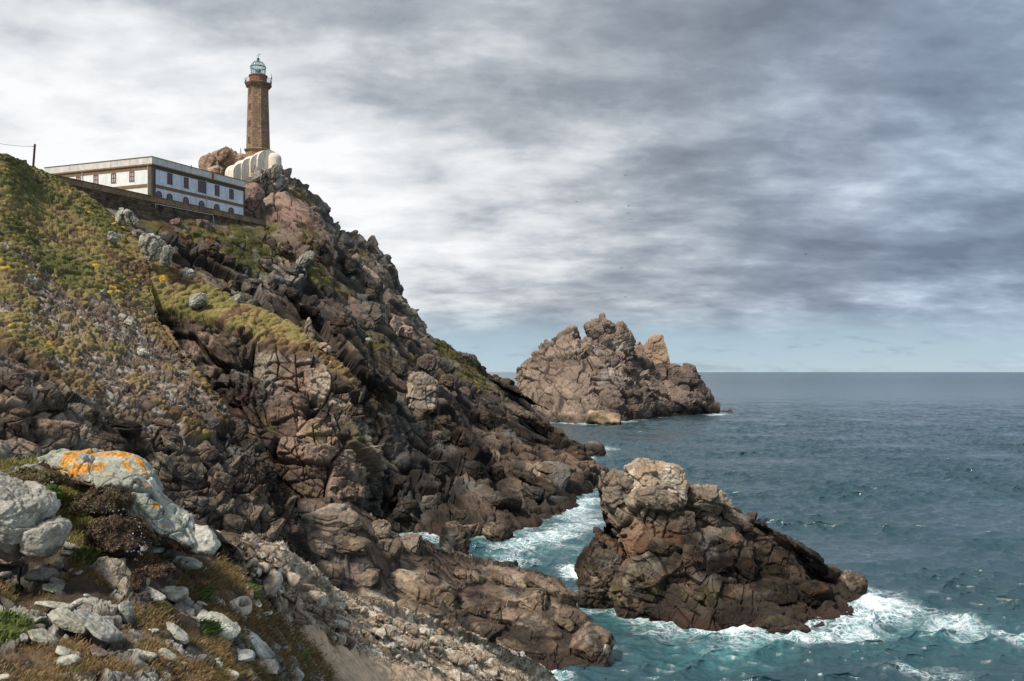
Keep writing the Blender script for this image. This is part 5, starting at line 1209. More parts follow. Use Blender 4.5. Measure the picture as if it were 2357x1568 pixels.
# the big lichen boulder: closed loft
def lichen_boulder():
    st = [((88, 1056), (90, 1066), 10.3, .15), ((110, 1044), (115, 1078), 10.0, .5), ((136, 1034), (145, 1096), 9.8, .8), ((165, 1037), (182, 1112), 9.6, 1.0), ((205, 1036), (222, 1130), 9.5, 1.1), ((256, 1035), (262, 1165), 9.4, 1.15), ((298, 1044), (290, 1198), 9.35, 1.1),
          ((338, 1072), (328, 1222), 9.35, 1.0), ((370, 1122), (368, 1238), 9.4, .9), ((405, 1155), (398, 1250), 9.5, .8), ((440, 1190), (430, 1262), 9.6, .65), ((458, 1222), (452, 1266), 9.75, .4), ((466, 1246), (462, 1256), 9.9, .15)]
    cols = []
    for (tx, ty), (bx, by), D0, th in st:
        def mp(f, D): return P(tx + (bx - tx) * f, ty + (by - ty) * f, D)
        cols.append([mp(1, D0), mp(.72, D0 - .02 * th), mp(.42, D0 + .10 * th), mp(.16, D0 + .35 * th), mp(0, D0 + .62 * th), mp(.05, D0 + .95 * th), mp(.5, D0 + 1.15 * th), mp(.9, D0 + .9 * th), mp(1.0, D0 + .45 * th)])
    G, a, b = loft(cols, 1.25, closed_rows=True)
    N = normals(G, True); cen = G.mean(1, keepdims=True)
    if ((G - cen) * N).sum(-1).mean() < 0: N = -N
    d = .05 * fbm(G / .45, 701, 4) + .022 * fbm(G / .12, 702, 4)
    dd, tn, ck = blocks(G, [((.55, .5, .3), .06, .06, .03), ((.2, .2, .14), .02, .1, .012)], rotm(.2, .5, .1), 703)
    G2 = G + N * (d + dd)[..., None]
    vx, vy = proj(G)
    n1 = fbm(G / .22, 711, 4); n2 = fbm(G / .07, 712, 4)
    c = lerp(np.broadcast_to(c3(.27, .275, .225), G.shape), c3(.47, .455, .39), ss(n1 + .4 * n2, -.3, .6))
    c = lerp(c, c3(.13, .12, .10), ss(fbm(G / .05 + 5, 713, 3), .45, .9) * .6)
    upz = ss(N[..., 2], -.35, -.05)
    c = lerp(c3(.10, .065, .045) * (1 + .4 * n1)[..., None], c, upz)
    om = blob(vx, vy, [(160, 1050, 40, 16, 0, 1), (235, 1042, 70, 10, 3, 1.05), (285, 1050, 40, 14, 10, 1), (155, 1075, 30, 25, 0, .75), (225, 1078, 45, 20, -20, .8), (180, 1085, 45, 14, -5, .9), (290, 1075, 24, 10, 50, .9), (312, 1062, 22, 7, 60, 1.1), (325, 1080, 20, 7, 60, 1.0), (338, 1098, 12, 7, 60, .9), (360, 1165, 9, 8, 0, .95), (300, 1135, 18, 5, 15, .7), (385, 1210, 10, 5, 0, .6), (330, 1125, 12, 6, 0, .5)])
    om = ss(1.12 * om + .50 * fbm(G / .12, 721, 4) + .38 * fbm(G / .03, 722, 3), .66, .80)
    bm_ = blob(vx, vy, [(200, 1062, 28, 10, 30, .8), (322, 1120, 28, 10, 35, 1.0), (345, 1145, 30, 9, 40, .9), (320, 1160, 24, 9, -10, .8), (375, 1175, 22, 8, 40, .7), (240, 1105, 40, 14, 10, .5)])
    bm_ = ss(bm_ + .5 * fbm(G / .09, 731, 4), .6, .75)
    c = lerp(c, c3(.055, .05, .05), bm_ * .85); c = lerp(c, lerp(np.broadcast_to(c3(.42, .16, .015), G.shape), c3(.62, .30, .04), ss(fbm(G / .02, 723, 3), -.4, .5)), om * upz * .93)
    b_ = empty('lichen_boulder', P(280, 1200, 9.9), 'big pale boulder crusted with orange lichen, overhanging the dark hollow', 'boulder')
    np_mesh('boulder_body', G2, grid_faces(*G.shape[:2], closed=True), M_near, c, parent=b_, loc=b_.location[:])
    return b_
lb = lichen_boulder()
def palec(seed, base=(.40, .385, .33), und=(.09, .065, .045)):
    base = np.array(base)
    def f(q, p, tone, crack):
        s = max(.12, np.abs(p).max()); n1 = fbm(q / (s * .5), seed, 4); n2 = fbm(q / (s * .12), seed + 4, 4)
        c = base * (1 + .35 * n1 + .22 * n2 + .4 * tone)[..., None]
        c = lerp(c, c3(.44, .42, .34), ss(fbm(q / (s * .3), seed + 8, 3), .2, .7) * .4)
        c = lerp(c, c3(.07, .06, .05), ss(n2 + .6 * n1, .55, 1.1) * .6)
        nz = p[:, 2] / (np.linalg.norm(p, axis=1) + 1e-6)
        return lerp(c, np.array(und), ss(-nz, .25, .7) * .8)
    return f
FB = [((.45, .4, .25), .055, .05, .014), ((.16, .15, .10), .020, .08, .006), ((.06, .06, .04), .008, .15, .002)]
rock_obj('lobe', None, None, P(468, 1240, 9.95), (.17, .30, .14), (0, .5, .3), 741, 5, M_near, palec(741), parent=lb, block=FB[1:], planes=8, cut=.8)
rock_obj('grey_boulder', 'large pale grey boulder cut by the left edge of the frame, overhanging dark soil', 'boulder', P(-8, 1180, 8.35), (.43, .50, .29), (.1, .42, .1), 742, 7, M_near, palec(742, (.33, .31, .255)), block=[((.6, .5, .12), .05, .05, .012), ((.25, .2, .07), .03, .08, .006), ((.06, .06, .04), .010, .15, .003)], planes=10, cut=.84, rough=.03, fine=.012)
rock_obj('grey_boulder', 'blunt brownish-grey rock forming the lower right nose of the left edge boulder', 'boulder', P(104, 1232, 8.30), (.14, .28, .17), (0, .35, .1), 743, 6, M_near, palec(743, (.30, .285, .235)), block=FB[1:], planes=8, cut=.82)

ridge = []
rs = np.random.RandomState(41)
for _ in range(400):
    x_ = rs.uniform(545, 1215); yt = float(np.interp(x_, [528, 595, 655, 745, 850, 980, 1125, 1205], [1243, 1290, 1345, 1372, 1394, 1444, 1502, 1550])); t_ = rs.rand() ** 1.4; y_ = yt + 4 + t_ * 150
    if y_ > 1575 or any((a_ - x_) ** 2 + 2 * (b_ - y_) ** 2 < 300 for a_, b_ in ridge): continue
    px_ = blob(np.array([x_]), np.array([y_]), [(690, 1470, 85, 40, 38, 1.1), (800, 1525, 130, 42, 24, 1.15), (940, 1565, 150, 34, 15, 1.1)])[0]
    if px_ > .45: continue
    ridge.append((x_, y_))
items = []
for (x0_, y0_, x1_, y1_, r_, d_) in [(545,1255,640,1290,.5,.9), (600,1295,690,1335,.5,1), (560,1310,625,1350,.3,.7), (640,1350,740,1385,.35,.8), (745,1375,830,1402,.25,1), (690,1392,760,1420,.2,.8), (820,1400,900,1428,.3,.85), (880,1425,980,1455,.3,.9), (960,1455,1060,1490,.3,.8), (1000,1495,1090,1530,.25,.9), (1060,1490,1150,1520,.35,1), (900,1465,970,1495,.2,.75), (1090,1525,1190,1568,.3,.85), (830,1440,900,1470,.2,1), (1000,1535,1090,1570,.2,1), (640,1395,720,1440,.4,.75), (590,1360,660,1400,.3,.7)]:
    items.append((x0_, y0_, x1_, y1_, r_, d_ * .85))
for x_, y_ in ridge[:80]:
    w_ = (10 + 30 * rs.rand() ** 2) * (1.35 - .0006 * (x_ - 545)); h_ = w_ * (.4 + .35 * rs.rand()); items.append((x_ - w_ / 2, y_ - h_ / 2, x_ + w_ / 2, y_ + h_ / 2, .35 + .3 * rs.randn(), .55 + .65 * rs.rand()))
SLOPE = o
def ridgec(q, p, t, k):
    v = fbm(q / .25, 48, 4) + .8 * t; c = lerp(np.broadcast_to(c3(.38, .29, .205), q.shape), c3(.66, .59, .48), ss(v, -.2, .6)); return lerp(c, c3(.07, .055, .045), np.maximum(k * .7, ss(fbm(q / .1, 49, 3), .5, .9) * .5))
embed(SLOPE, G2_, items, ridgec, 1700, [((.6, .5, .16), .16, .05, .05), ((.24, .2, .1), .07, .07, .02), ((.07, .07, .05), .015, .12, .006)])  # ledge blocks plus loose ridge rubble, the stones built as parts of the slope
# stones traced from the foreground (display-pixel boxes), each resting on the slope
def z5(x0, y0, x1, y1): return [x0 * .2441, 1265.9 + y0 * .2441, x1 * .2441, 1265.9 + y1 * .2441]
def z4(x0, y0, x1, y1): return [x0 * .4128, 920.6 + y0 * .4128, x1 * .4128, 920.6 + y1 * .4128]
PL, WH, GR, TN, GN_ = (.34, .325, .255), (.44, .415, .35), (.24, .23, .195), (.31, .255, .19), (.28, .295, .215)
stones = [
 (z5(0, 20, 160, 190), .1, (.24, .19, .15), 'rough reddish block at the left edge under the overhanging boulder'),
 (z5(0, 205, 100, 272), .1, WH, 'small white stone at the left edge on dark soil'),
 (z5(250, 175, 525, 325), .15, GR, 'wide grey stone on the dark bank below the left boulder'),
 (z5(442, 300, 542, 455), .35, GN_, 'pale green upright slab hanging under the wide grey stone'),
 (z5(490, 260, 640, 385), .7, GR, 'slanting grey stone right of the pale green upright slab'),
 (z5(360, 480, 720, 590), .12, PL, 'long flat loaf-shaped slab left of the dry grass'),
 (z5(110, 545, 345, 710), .6, PL, 'tilted pale stone sloping down at the lower left'),
 (z5(325, 600, 392, 720), -.2, GN_, 'small leaf-shaped stone standing between two tilted slabs'),
 (z5(275, 735, 510, 915), .6, (.33, .31, .24), 'yellow-lichened stone below the leaf-shaped one'),
 (z5(150, 755, 262, 825), .1, (.27, .22, .18), 'brownish stone by the green plant at the left edge'),
 (z5(470, 600, 872, 762), .35, PL, 'broad flat slab roofing the left part of the dark hollow'),
 (z5(700, 610, 1165, 870), .6, (.36, .35, .30), 'longest leaning slab with a straight lower edge over the dark hollow'),
 (z5(515, 908, 680, 1010), .4, PL, 'pale stone with a companion below it near the lower left grass'),
 (z5(530, 1000, 725, 1100), .1, WH, 'blocky whitish stone in the grass at the lower left'),
 (z5(640, 960, 750, 1020), .2, GR, 'little grey stone against the blocky whitish one'),
 (z5(930, 90, 1180, 380), .95, TN, 'big tapering grey-tan rock slanting down beside the flowering cushion'),
 (z5(1120, 260, 1290, 515), 1.1, TN, 'lower tail of the big slanting rock'),
 (z5(1140, 110, 1310, 222), .1, GN_, 'greenish rounded stone under the flowering cushion'),
 (z5(1290, 85, 1790, 430), .45, (.35, .34, .27), 'largest rounded boulder below the lichen boulder'),
 (z5(1590, 50, 1890, 215), .3, (.33, .33, .27), 'smooth rounded stone tucked under the tip of the lichen boulder'),
 (z5(1340, 355, 1545, 492), .5, WH, 'white knobbly stone at the foot of the largest rounded boulder'),
 (z5(1520, 320, 1750, 500), .3, PL, 'pale stone embedded at the lower edge of the largest rounded boulder'),
 (z5(1250, 235, 1400, 345), .4, PL, 'pale stone behind the white knobbly one'),
 (z5(1150, 495, 1245, 700), 1.15, PL, 'narrow pale stone buried upright in dry grass'),
 (z5(1560, 690, 1775, 885), .7, WH, 'white wedge stone pointing down in the middle of the dry grass'),
 (z5(1850, 600, 2235, 815), .38, (.45, .44, .36), 'big clean cream slab with a sharp front face'),
 (z4(1320, 1275, 1510, 1445), .75, (.44, .43, .38), 'long cream slab slanting down to the right of the big cream slab'),
 (z5(1210, 940, 1480, 1050), .25, WH, 'cracked white flat stone in the grass at bottom centre'),
 (z5(1390, 985, 1565, 1085), .2, WH, 'white blocky stone touching the cracked white flat stone'),
 (z5(1500, 950, 1655, 1050), .6, PL, 'cream rounded stone right of the white blocky stone'),
 (z5(1900, 1050, 2065, 1125), .1, PL, 'small oval cream stone near the bottom edge'),
 (z5(2010, 1118, 2235, 1240), .3, (.47, .46, .37), 'pointed cream stone cut by the bottom edge'),
 (z4(1230, 1390, 1405, 1478), .2, (.33, .33, .30), 'grey shattered stone between the cream stones at lower right'),
 (z5(2010, 450, 2130, 552), .5, PL, 'rounded cream stone above the big cream slab'),
 (z5(2140, 555, 2295, 645), .2, PL, 'oblong pale stone right above the big cream slab'),
 (z5(2200, 618, 2320, 700), .1, (.43, .42, .34), 'square cream stone at the right shoulder of the big cream slab'),
 (z5(1800, 675, 1892, 765), .6, GR, 'little grey stone left of the big cream slab'),
 (z5(1690, 1055, 1760, 1108), .1, PL, 'tiny pale stone left of the small oval cream one'),
 (z5(880, 1088, 1000, 1150), .4, TN, 'pinkish stone sunk in grass near the bottom left'),
 (z5(0, 1160, 78, 1240), .1, WH, 'white stone in the very bottom left corner'),
 (z5(525, 78, 630, 135), .1, PL, 'small stone in the turf above the dark bank'),
 (z5(585, 125, 672, 170), .1, PL, 'small stone just below the turf stones'),
 (z5(660, 165, 745, 240), .5, PL, 'small rounded stone leaning at the turf edge'),
 (z5(560, 0, 768, 62), .15, WH, 'flat white stone poking from under the left boulder nose'),
 (z5(560, -60, 770, -10), .2, WH, 'upper flat white stone beside the left boulder nose'),
 (z5(1505, 1145, 1605, 1205), .5, PL, 'small cream stone at the bottom among grass'),
 (z5(830, 920, 995, 1005), .4, (.16, .12, .10), 'dark rough stone inside the end of the hollow'),
 (z4(1515, 1300, 1605, 1385), .75, WH, 'narrow white slab at the edge of the beaten earth'),
 (z4(1450, 1340, 1555, 1412), .3, GR, 'grey stone behind the long cream slab'),
 (z4(1405, 1450, 1545, 1535), .2, (.36, .32, .26), 'rounded tan stone near the bottom by the earth slope'),
 (z4(1540, 1460, 1680, 1568), .6, (.36, .36, .33), 'broad grey stone at the bottom edge beside the earth slope'),
 (z4(1300, 1480, 1420, 1560), .3, GR, 'dark grey stone between the pointed cream and rounded tan ones'),
 (z4(1125, 1455, 1235, 1508), .1, PL, 'low cream stone near the bottom left of the pointed one'),
 (z4(1290, 985, 1530, 1110), .15, (.38, .33, .27), 'layered pale ledge rock at the top of the earth slope'),
 (z4(1100, 1010, 1170, 1050), .1, (.27, .18, .13), 'reddish-brown stone beneath the layered ledge'),
 (z4(800, 780, 875, 885), .1, (.30, .27, .24), 'grey stone in shadow right of the flowering cushion'),
 (z4(1080, 925, 1170, 965), .6, GN_, 'greenish stone below the tip of the lichen boulder'),
 (z4(1190, 1105, 1262, 1172), .4, PL, 'round cream stone on the turf right of centre'),
]
rs = np.random.RandomState(5)
for i, (b_, rot, colr, lab) in enumerate(stones):
    cxp, cyp = (b_[0] + b_[2]) / 2, (b_[1] + b_[3]) / 2; wp, hp = b_[2] - b_[0], b_[3] - b_[1]
    gp, gn = ground_at(cxp, cyp + hp * .15); D_ = gp[1]; D_ -= (.45 * min(wp, hp) + .12 * wp) / F * D_
    # half axes in the picture plane for a stone rotated by rot
    cR, sR = abs(math.cos(rot)), abs(math.sin(rot))
    den = max(.25, cR ** 4 - sR ** 4) if abs(cR - sR) > .1 else .5
    if wp >= hp and rot < .9:
        la = min(.5 * wp / max(cR, .5), .5 * math.hypot(wp, hp)); sb = max(.20 * la, (hp / 2 - la * sR * .8) / cR)
    else:
        la = .5 * math.hypot(wp, hp) * .98; sb = max(.28 * la, min(wp, hp) * .32)
    rx, rz = la / F * D_, sb / F * D_
    c_ = np.array(P(cxp, cyp, D_)) + np.array([0, .1 * rx, 0])
    big_ = rx > .16
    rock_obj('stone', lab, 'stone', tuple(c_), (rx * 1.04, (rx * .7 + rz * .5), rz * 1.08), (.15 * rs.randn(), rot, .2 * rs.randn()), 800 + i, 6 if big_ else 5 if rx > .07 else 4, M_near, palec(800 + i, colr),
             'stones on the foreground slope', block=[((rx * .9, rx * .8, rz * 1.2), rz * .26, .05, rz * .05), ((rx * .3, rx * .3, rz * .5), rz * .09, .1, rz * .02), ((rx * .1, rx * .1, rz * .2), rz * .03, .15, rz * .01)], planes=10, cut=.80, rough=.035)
# loose rubble: many alike small stones
protos = []
for k in range(6):
    p, Fc, tn, ck, q = boulder_geo((k * 3.1, 0, 0), (1.0, .8, .5), (0, 0, 0), 900 + k, 4, planes=10, cut=.75, rough=.05)
    c = palec(900 + k, [(.42, .38, .31), (.50, .46, .40), (.33, .30, .25), (.40, .32, .24), (.46, .44, .38), (.30, .28, .25)][k])(q * .3, p * .3, tn, ck)
    ob = np_mesh('pebble', p, Fc, M_near, c); protos.append(ob.data); bpy.data.objects.remove(ob)
inb = np.where((GVX > 5) & (GVX < 1225) & (GVY > 1150) & (GVY < 1568) & (GV[:, 1] < 46))[0]
rs = np.random.RandomState(77); wgt = (.25 + .75 * GFAR[inb]) * (1 - .97 * GPATH[inb]) * (.3 + GST[inb] + GFAR[inb]); wgt /= wgt.sum()
pick = rs.choice(inb, 250, replace=False, p=wgt)
for i in pick:
    p = GV[i]; D_ = p[1]; s_ = (3.0 + 10 * rs.rand() ** 2.2) / F * D_ * (1.0 if D_ > 14 else 1.2)
    o = bpy.data.objects.new('loose_stone', protos[rs.randint(6)]); COL.objects.link(o); o.location = tuple(p + GN[i] * s_ * .15)
    o.scale = (s_ * (1 + .6 * rs.rand()), s_, s_ * (.7 + .5 * rs.rand())); o.rotation_euler = (.4 * rs.randn(), .3 + .3 * rs.randn(), rs.rand() * 6.28)
    tag(o, 'small pale loose stone among the rubble of the foreground slope', 'stone', 'small loose stones on the foreground slope')

# ------------------------------------------------------------------ grass and cushion plants
m, t, bs = new_mat('grass_blade'); at = t.n('ShaderNodeAttribute', attribute_name='Col'); t.l(at.outputs['Color'], bs.inputs['Base Color']); bs.inputs['Roughness'].default_value = .7
bs.inputs['Specular IOR Level'].default_value = .2
M_blade = m
def grass(name, idx, n, hmin, hmax, colors, seed, lean=(.5, 0), wid=.0022):
    rs = np.random.RandomState(seed); pk = rs.choice(idx, n); p = GV[pk] + rs.normal(size=(n, 3)) * .03 * (GV[pk][:, 1:2] / 9)
    p[:, 2] -= .01
    sc_ = GV[pk][:, 1] / 9; cl_ = fbm(p / .16, seed, 2)
    L = (hmin + (hmax - hmin) * rs.rand(n)) * (1 + .5 * cl_) * sc_ ** .6; a = rs.rand(n) * 6.283
    nn = GN[pk] * .75 + np.array([0, 0, .5]); tilt = .75 * rs.rand(n)
    dirv = nn + np.stack([np.cos(a) * tilt + lean[0], np.sin(a) * tilt + lean[1], np.zeros(n)], -1) ; dirv /= np.linalg.norm(dirv, axis=1, keepdims=True)
    side = np.cross(dirv, np.stack([rs.normal(size=n) * .3, np.ones(n), rs.normal(size=n) * .3], -1)); side /= np.linalg.norm(side, axis=1, keepdims=True); w = (wid * (1 + rs.rand(n)) * sc_)[:, None]
    droop = np.stack([np.cos(a) * .25 + .3, np.sin(a) * .25, -.35 - .3 * rs.rand(n)], -1)
    m1 = p + dirv * (L * .55)[:, None]; m2 = p + dirv * (L * .9)[:, None] + droop * (L * .35)[:, None]
    V = np.stack([p - side * w, p + side * w, m1 - side * w * .8, m1 + side * w * .8, m2], 1).reshape(-1, 3)
    b_ = np.arange(n) * 5
    Ft = np.concatenate([np.stack([b_, b_ + 1, b_ + 3], -1), np.stack([b_, b_ + 3, b_ + 2], -1), np.stack([b_ + 2, b_ + 3, b_ + 4], -1)], 0)
    cs = np.array(colors)[np.clip(((cl_ * .5 + .5) * len(colors) + rs.normal(size=n) * .8).astype(int), 0, len(colors) - 1)] * (.7 + .6 * rs.rand(n))[:, None]
    o = np_mesh(name, V, Ft, M_blade, np.repeat(cs, 5, axis=0)); tag(o, kind='stuff'); return o
near = GFAR < .5
vis = (GVX > -60) & (GVX < 760) & (GVY < 1640) & near
DRY = [(.20, .125, .055), (.27, .175, .075), (.15, .095, .045), (.12, .105, .035)]; GRN = [(.12, .14, .035), (.19, .18, .055), (.26, .21, .08), (.09, .12, .025)]
gmask = fbm(GV / .35, 950, 3)
turf = vis & (GVY < 1300) & (GVX < 250) & (GST < .6)
dry = vis & (GVY > 1290) & (GST < .6) & (gmask > -.12)
hole_f = hole.ravel() < .4
o = grass('green_turf', np.where(turf & hole_f)[0], 30000, .03, .075, GRN, 1); tag(o, 'short wind-bent green and straw turf between the two big boulders', 'grass')
o = grass('dry_grass', np.where(dry & hole_f)[0], 75000, .022, .065, DRY, 2); tag(o, 'dry reddish-brown grass between the foreground stones', 'grass')
tus = turf & (GVY > 1090) & (GVY < 1170) & (GVX > 120) & (GVX < 300)
o = grass('straw_tussock', np.where(tus)[0], 9000, .08, .18, [(.34, .27, .12), (.26, .19, .085), (.20, .19, .06)], 3, lean=(.9, -.2)); tag(o, 'long straw-coloured tussock bent over in front of the lichen boulder', 'grass')
grn = np.zeros(len(GV), bool)
for (x_, y_, r_) in ((20, 1452, 34), (475, 1455, 16), (460, 1375, 9), (195, 1300, 16), (560, 1372, 8), (680, 1525, 8)): grn |= ((GVX - x_) ** 2 + ((GVY - y_) * 1.6) ** 2 < r_ ** 2)
o = grass('green_herbs', np.where(grn)[0], 7000, .04, .09, [(.06, .10, .022), (.09, .13, .03), (.11, .13, .035)], 4, wid=.004); tag(o, 'scattered bright green herb patches between the stones', 'herbs')

M_leaf = M_blade
def cushion(name, label, vx_, vy_, w, h, D_, cols_, nleaf, seed, flowers=0, fl_area=None, leaf=.013):
    rs = np.random.RandomState(seed); rx, rz = w / 2 / F * D_, h / 2 / F * D_; ry = rx * .8
    c = np.array(P(vx_, vy_, D_)); root = empty(name, tuple(c), label, 'plant')
    p, Fc, tn, ck, q = boulder_geo((0, 0, 0), (rx * .72, ry * .72, rz * .70), (0, .1, 0), seed, 4, planes=3, cut=.95, rough=.12)
    cc = np.broadcast_to(np.array(cols_[-1]) * .5, p.shape)
    np_mesh('cushion', p, Fc, M_near, cc, parent=root)
    u = rs.normal(size=(nleaf, 3)); u /= np.linalg.norm(u, axis=1, keepdims=True); u[:, 2] = np.abs(u[:, 2]) * 1.1 - .25 * rs.rand(nleaf); u /= np.linalg.norm(u, axis=1, keepdims=True)
    bump = 1 + .34 * fbm(u * 2.4, seed, 3)
    pos = u * np.array([rx, ry, rz]) * (bump * (.80 + .34 * rs.rand(nleaf) ** 1.5))[:, None]
    # rosettes: each is four small leaves round a point
    V = []; 
    a = rs.rand(nleaf, 3) * 2 - 1; t1_ = np.cross(u, a); t1_ /= np.linalg.norm(t1_, axis=1, keepdims=True); t2_ = np.cross(u, t1_); s_ = (leaf * (.6 + .8 * rs.rand(nleaf)) * D_ / 9)[:, None]
    VV = []; FF = []
    for j in range(4):
        d1_ = t1_ * math.cos(j * 1.57) + t2_ * math.sin(j * 1.57); d2_ = t1_ * math.cos(j * 1.57 + 1.57) + t2_ * math.sin(j * 1.57 + 1.57)
        VV.append(np.stack([pos, pos + d1_ * s_ + d2_ * s_ * .35 + u * s_ * .5, pos + d1_ * s_ * 1.1 - d2_ * s_ * .35 + u * s_ * .9], 1))
    VV = np.stack(VV, 1).reshape(-1, 3); Ft = np.arange(len(VV)).reshape(-1, 3)
    cs = np.array(cols_)[rs.randint(0, len(cols_), nleaf)] * (.6 + .8 * rs.rand(nleaf))[:, None]
    np_mesh('foliage', VV, Ft, M_blade, np.repeat(cs, 12, axis=0), parent=root)
    if flowers:
        fm = MB()
        for j in range(6):
            A = j * math.pi / 3; B = A + .7
            fm.add([(0, 0, 0), (math.cos(A) * .9, math.sin(A) * .9, .25), (math.cos((A + B) / 2) * 1.15, math.sin((A + B) / 2) * 1.15, .3), (math.cos(B) * .9, math.sin(B) * .9, .25)], [(0, 1, 2, 3)])
        fm.ring((0, 0, 0), [(.15, -.4), (.5, .15), (.1, .5)], 6)
        f0 = fm.build('flower', M_flower, None); fd = f0.data; bpy.data.objects.remove(f0)
        for k in range(flowers):
            ang = fl_area[0] + fl_area[1] * rs.randn(); el_ = fl_area[2] + fl_area[3] * rs.randn()
            uu = np.array([math.cos(ang) * math.cos(el_), math.sin(ang) * math.cos(el_), math.sin(el_)])
            fo = bpy.data.objects.new('flower', fd); COL.objects.link(fo); fo.parent = root; fo.location = tuple(uu * np.array([rx, ry, rz]) * (1.08 + .12 * rs.rand())); s0 = .0056 * (.7 + .6 * rs.rand()) * D_ / 9
            fo.scale = (s0 * 1.3,) * 3; fo.rotation_euler = Vector(tuple(uu)).to_track_quat('Z', 'Y').to_euler()
    return root
M_flower = flat_mat('pale_petals', (.80, .72, .76), .6)
BRN = [(.10, .062, .045), (.15, .10, .06), (.075, .05, .035), (.19, .15, .08), (.05, .035, .028)]
PUR = [(.095, .055, .045), (.13, .085, .06), (.065, .042, .036), (.17, .13, .08), (.10, .10, .03)]
cushion('cushion_plant', 'large dark brown cushion plant dotted with white flowers under the lichen boulder', 278, 1246, 112, 96, 9.0, BRN, 12000, 31, 40, (-.45, .45, -.15, .35))
cushion('cushion_plant', 'purplish-brown cushion plant nestled against the lichen boulder face', 243, 1163, 104, 74, 9.15, PUR, 7000, 32, 9, (-.6, .8, -.2, .3))
cushion('cushion_plant', 'brown and green cushion plant behind the left edge boulder', 82, 1112, 130, 50, 9.5, BRN[:4] + [(.12, .14, .03)], 7000, 33, 8, (-1.2, .8, .4, .3))
cushion('cushion_plant', 'small bright green plant between boulder and turf at left', 118, 1144, 44, 42, 9.2, [(.05, .10, .015), (.07, .13, .02), (.10, .15, .03)], 2500, 34)
cushion('cushion_plant', 'black-brown cushion plant growing on the largest rounded boulder', 362, 1318, 60, 28, 8.7, BRN[:3], 2500, 35)
cushion('cushion_plant', 'dark cushion plant lining the right side of the slanting rock', 318, 1345, 26, 60, 8.55, BRN[:3], 2000, 36)
cushion('cushion_plant', 'round moss-green tuft on the pale rubble ridge', 748, 1409, 22, 16, 22.5, [(.09, .12, .03), (.13, .15, .04)], 1200, 37)
cushion('cushion_plant', 'bright green tuft at the bottom edge of the rubble', 886, 1562, 26, 14, 20, [(.08, .14, .03), (.12, .18, .04)], 1200, 38)

# ------------------------------------------------------------------ sea
pts = np.concatenate(WATER, 0)
def foam_field(pts, x0, x1, y0, y1, res, radii):
    nx, ny = int((x1 - x0) / res), int((y1 - y0) / res); A = np.zeros((nx, ny), np.float32)
    i = ((pts[:, 0] - x0) / res).astype(int); j = ((pts[:, 1] - y0) / res).astype(int); ok = (i >= 0) & (i < nx) & (j >= 0) & (j < ny); A[i[ok], j[ok]] = 1
    out = np.zeros_like(A)
    for r, w in radii:
        k = max(1, int(r / res)); B = A.copy()
        for _ in range(2):
            for ax_ in (0, 1):
                cs = np.cumsum(np.pad(B, [(k + 1, k) if a == ax_ else (0, 0) for a in (0, 1)]), axis=ax_)
                B = (np.take(cs, range(2 * k + 1, cs.shape[ax_]), axis=ax_) - np.take(cs, range(0, cs.shape[ax_] - 2 * k - 1), axis=ax_)) / (2 * k + 1)
        out = np.maximum(out, np.clip(B * w * (k * .9), 0, 1))
    return out
FFn = foam_field(pts, -60, 80, 80, 400, .5, [(1.0, 1.1), (2.5, .7), (6, .28)])
FFf = foam_field(pts, -60, 260, 400, 800, 1.5, [(2.5, 1.2), (6, .6)])
def samp(FF, x0, y0, res, x, y):
    i = np.clip(((x - x0) / res), 0, FF.shape[0] - 1.01); j = np.clip(((y - y0) / res), 0, FF.shape[1] - 1.01)
    i0, j0 = i.astype(int), j.astype(int); fi, fj = i - i0, j - j0
    v = FF[i0, j0] * (1 - fi) * (1 - fj) + FF[i0 + 1, j0] * fi * (1 - fj) + FF[i0, j0 + 1] * (1 - fi) * fj + FF[i0 + 1, j0 + 1] * fi * fj
    inside = (x > x0) & (x < x0 + FF.shape[0] * res) & (y > y0) & (y < y0 + FF.shape[1] * res)
    return v * inside
sv = np.concatenate([np.linspace(1700, 1150, 640), np.linspace(1150, 862, 760)[1:], [860.5, 859, 858, 857.3, 856.8]])
ydist = H * F / (sv - HZ)
su = np.concatenate([np.linspace(-900, 1050, 300)[:-1], np.linspace(1050, 2400, 950), np.linspace(2400, 3100, 250)[1:]])
sx, sy = np.meshgrid((su - 1178.5) / F, ydist, indexing='ij'); sx = sx * sy
rs = np.random.RandomState(3)
dxs = np.abs(np.gradient(ydist))[None, :] * np.ones_like(sx)
ddx = np.zeros_like(sx); ddy = np.zeros_like(sx); hz_ = np.zeros_like(sx)
calm = 1 - .0 * sx
for k in range(60):
    lam = .9 * (16 / .9) ** (k / 59.0); th = math.radians(-78 + rs.randn() * 34); kx, ky = 2 * math.pi / lam * math.cos(th), 2 * math.pi / lam * math.sin(th)
    amp = .0150 * lam * (1.0 if lam < 4.5 else (4.5 / lam) ** .95)
    att = 1 - ss(dxs / lam, .3, .75)
    ph = kx * sx + ky * sy + rs.rand() * 6.283 + 1.2 * 0
    s_, c_ = np.sin(ph), np.cos(ph)
    hz_ += amp * att * c_; ddx -= amp * att * 1.25 * math.cos(th) * s_; ddy -= amp * att * 1.25 * math.sin(th) * s_
grp = .75 + .5 * fbm(np.stack([sx / 22, sy / 22, sx * 0], -1), 981, 2)
vxs, vys = proj(np.stack([sx, sy, np.zeros_like(sx)], -1))
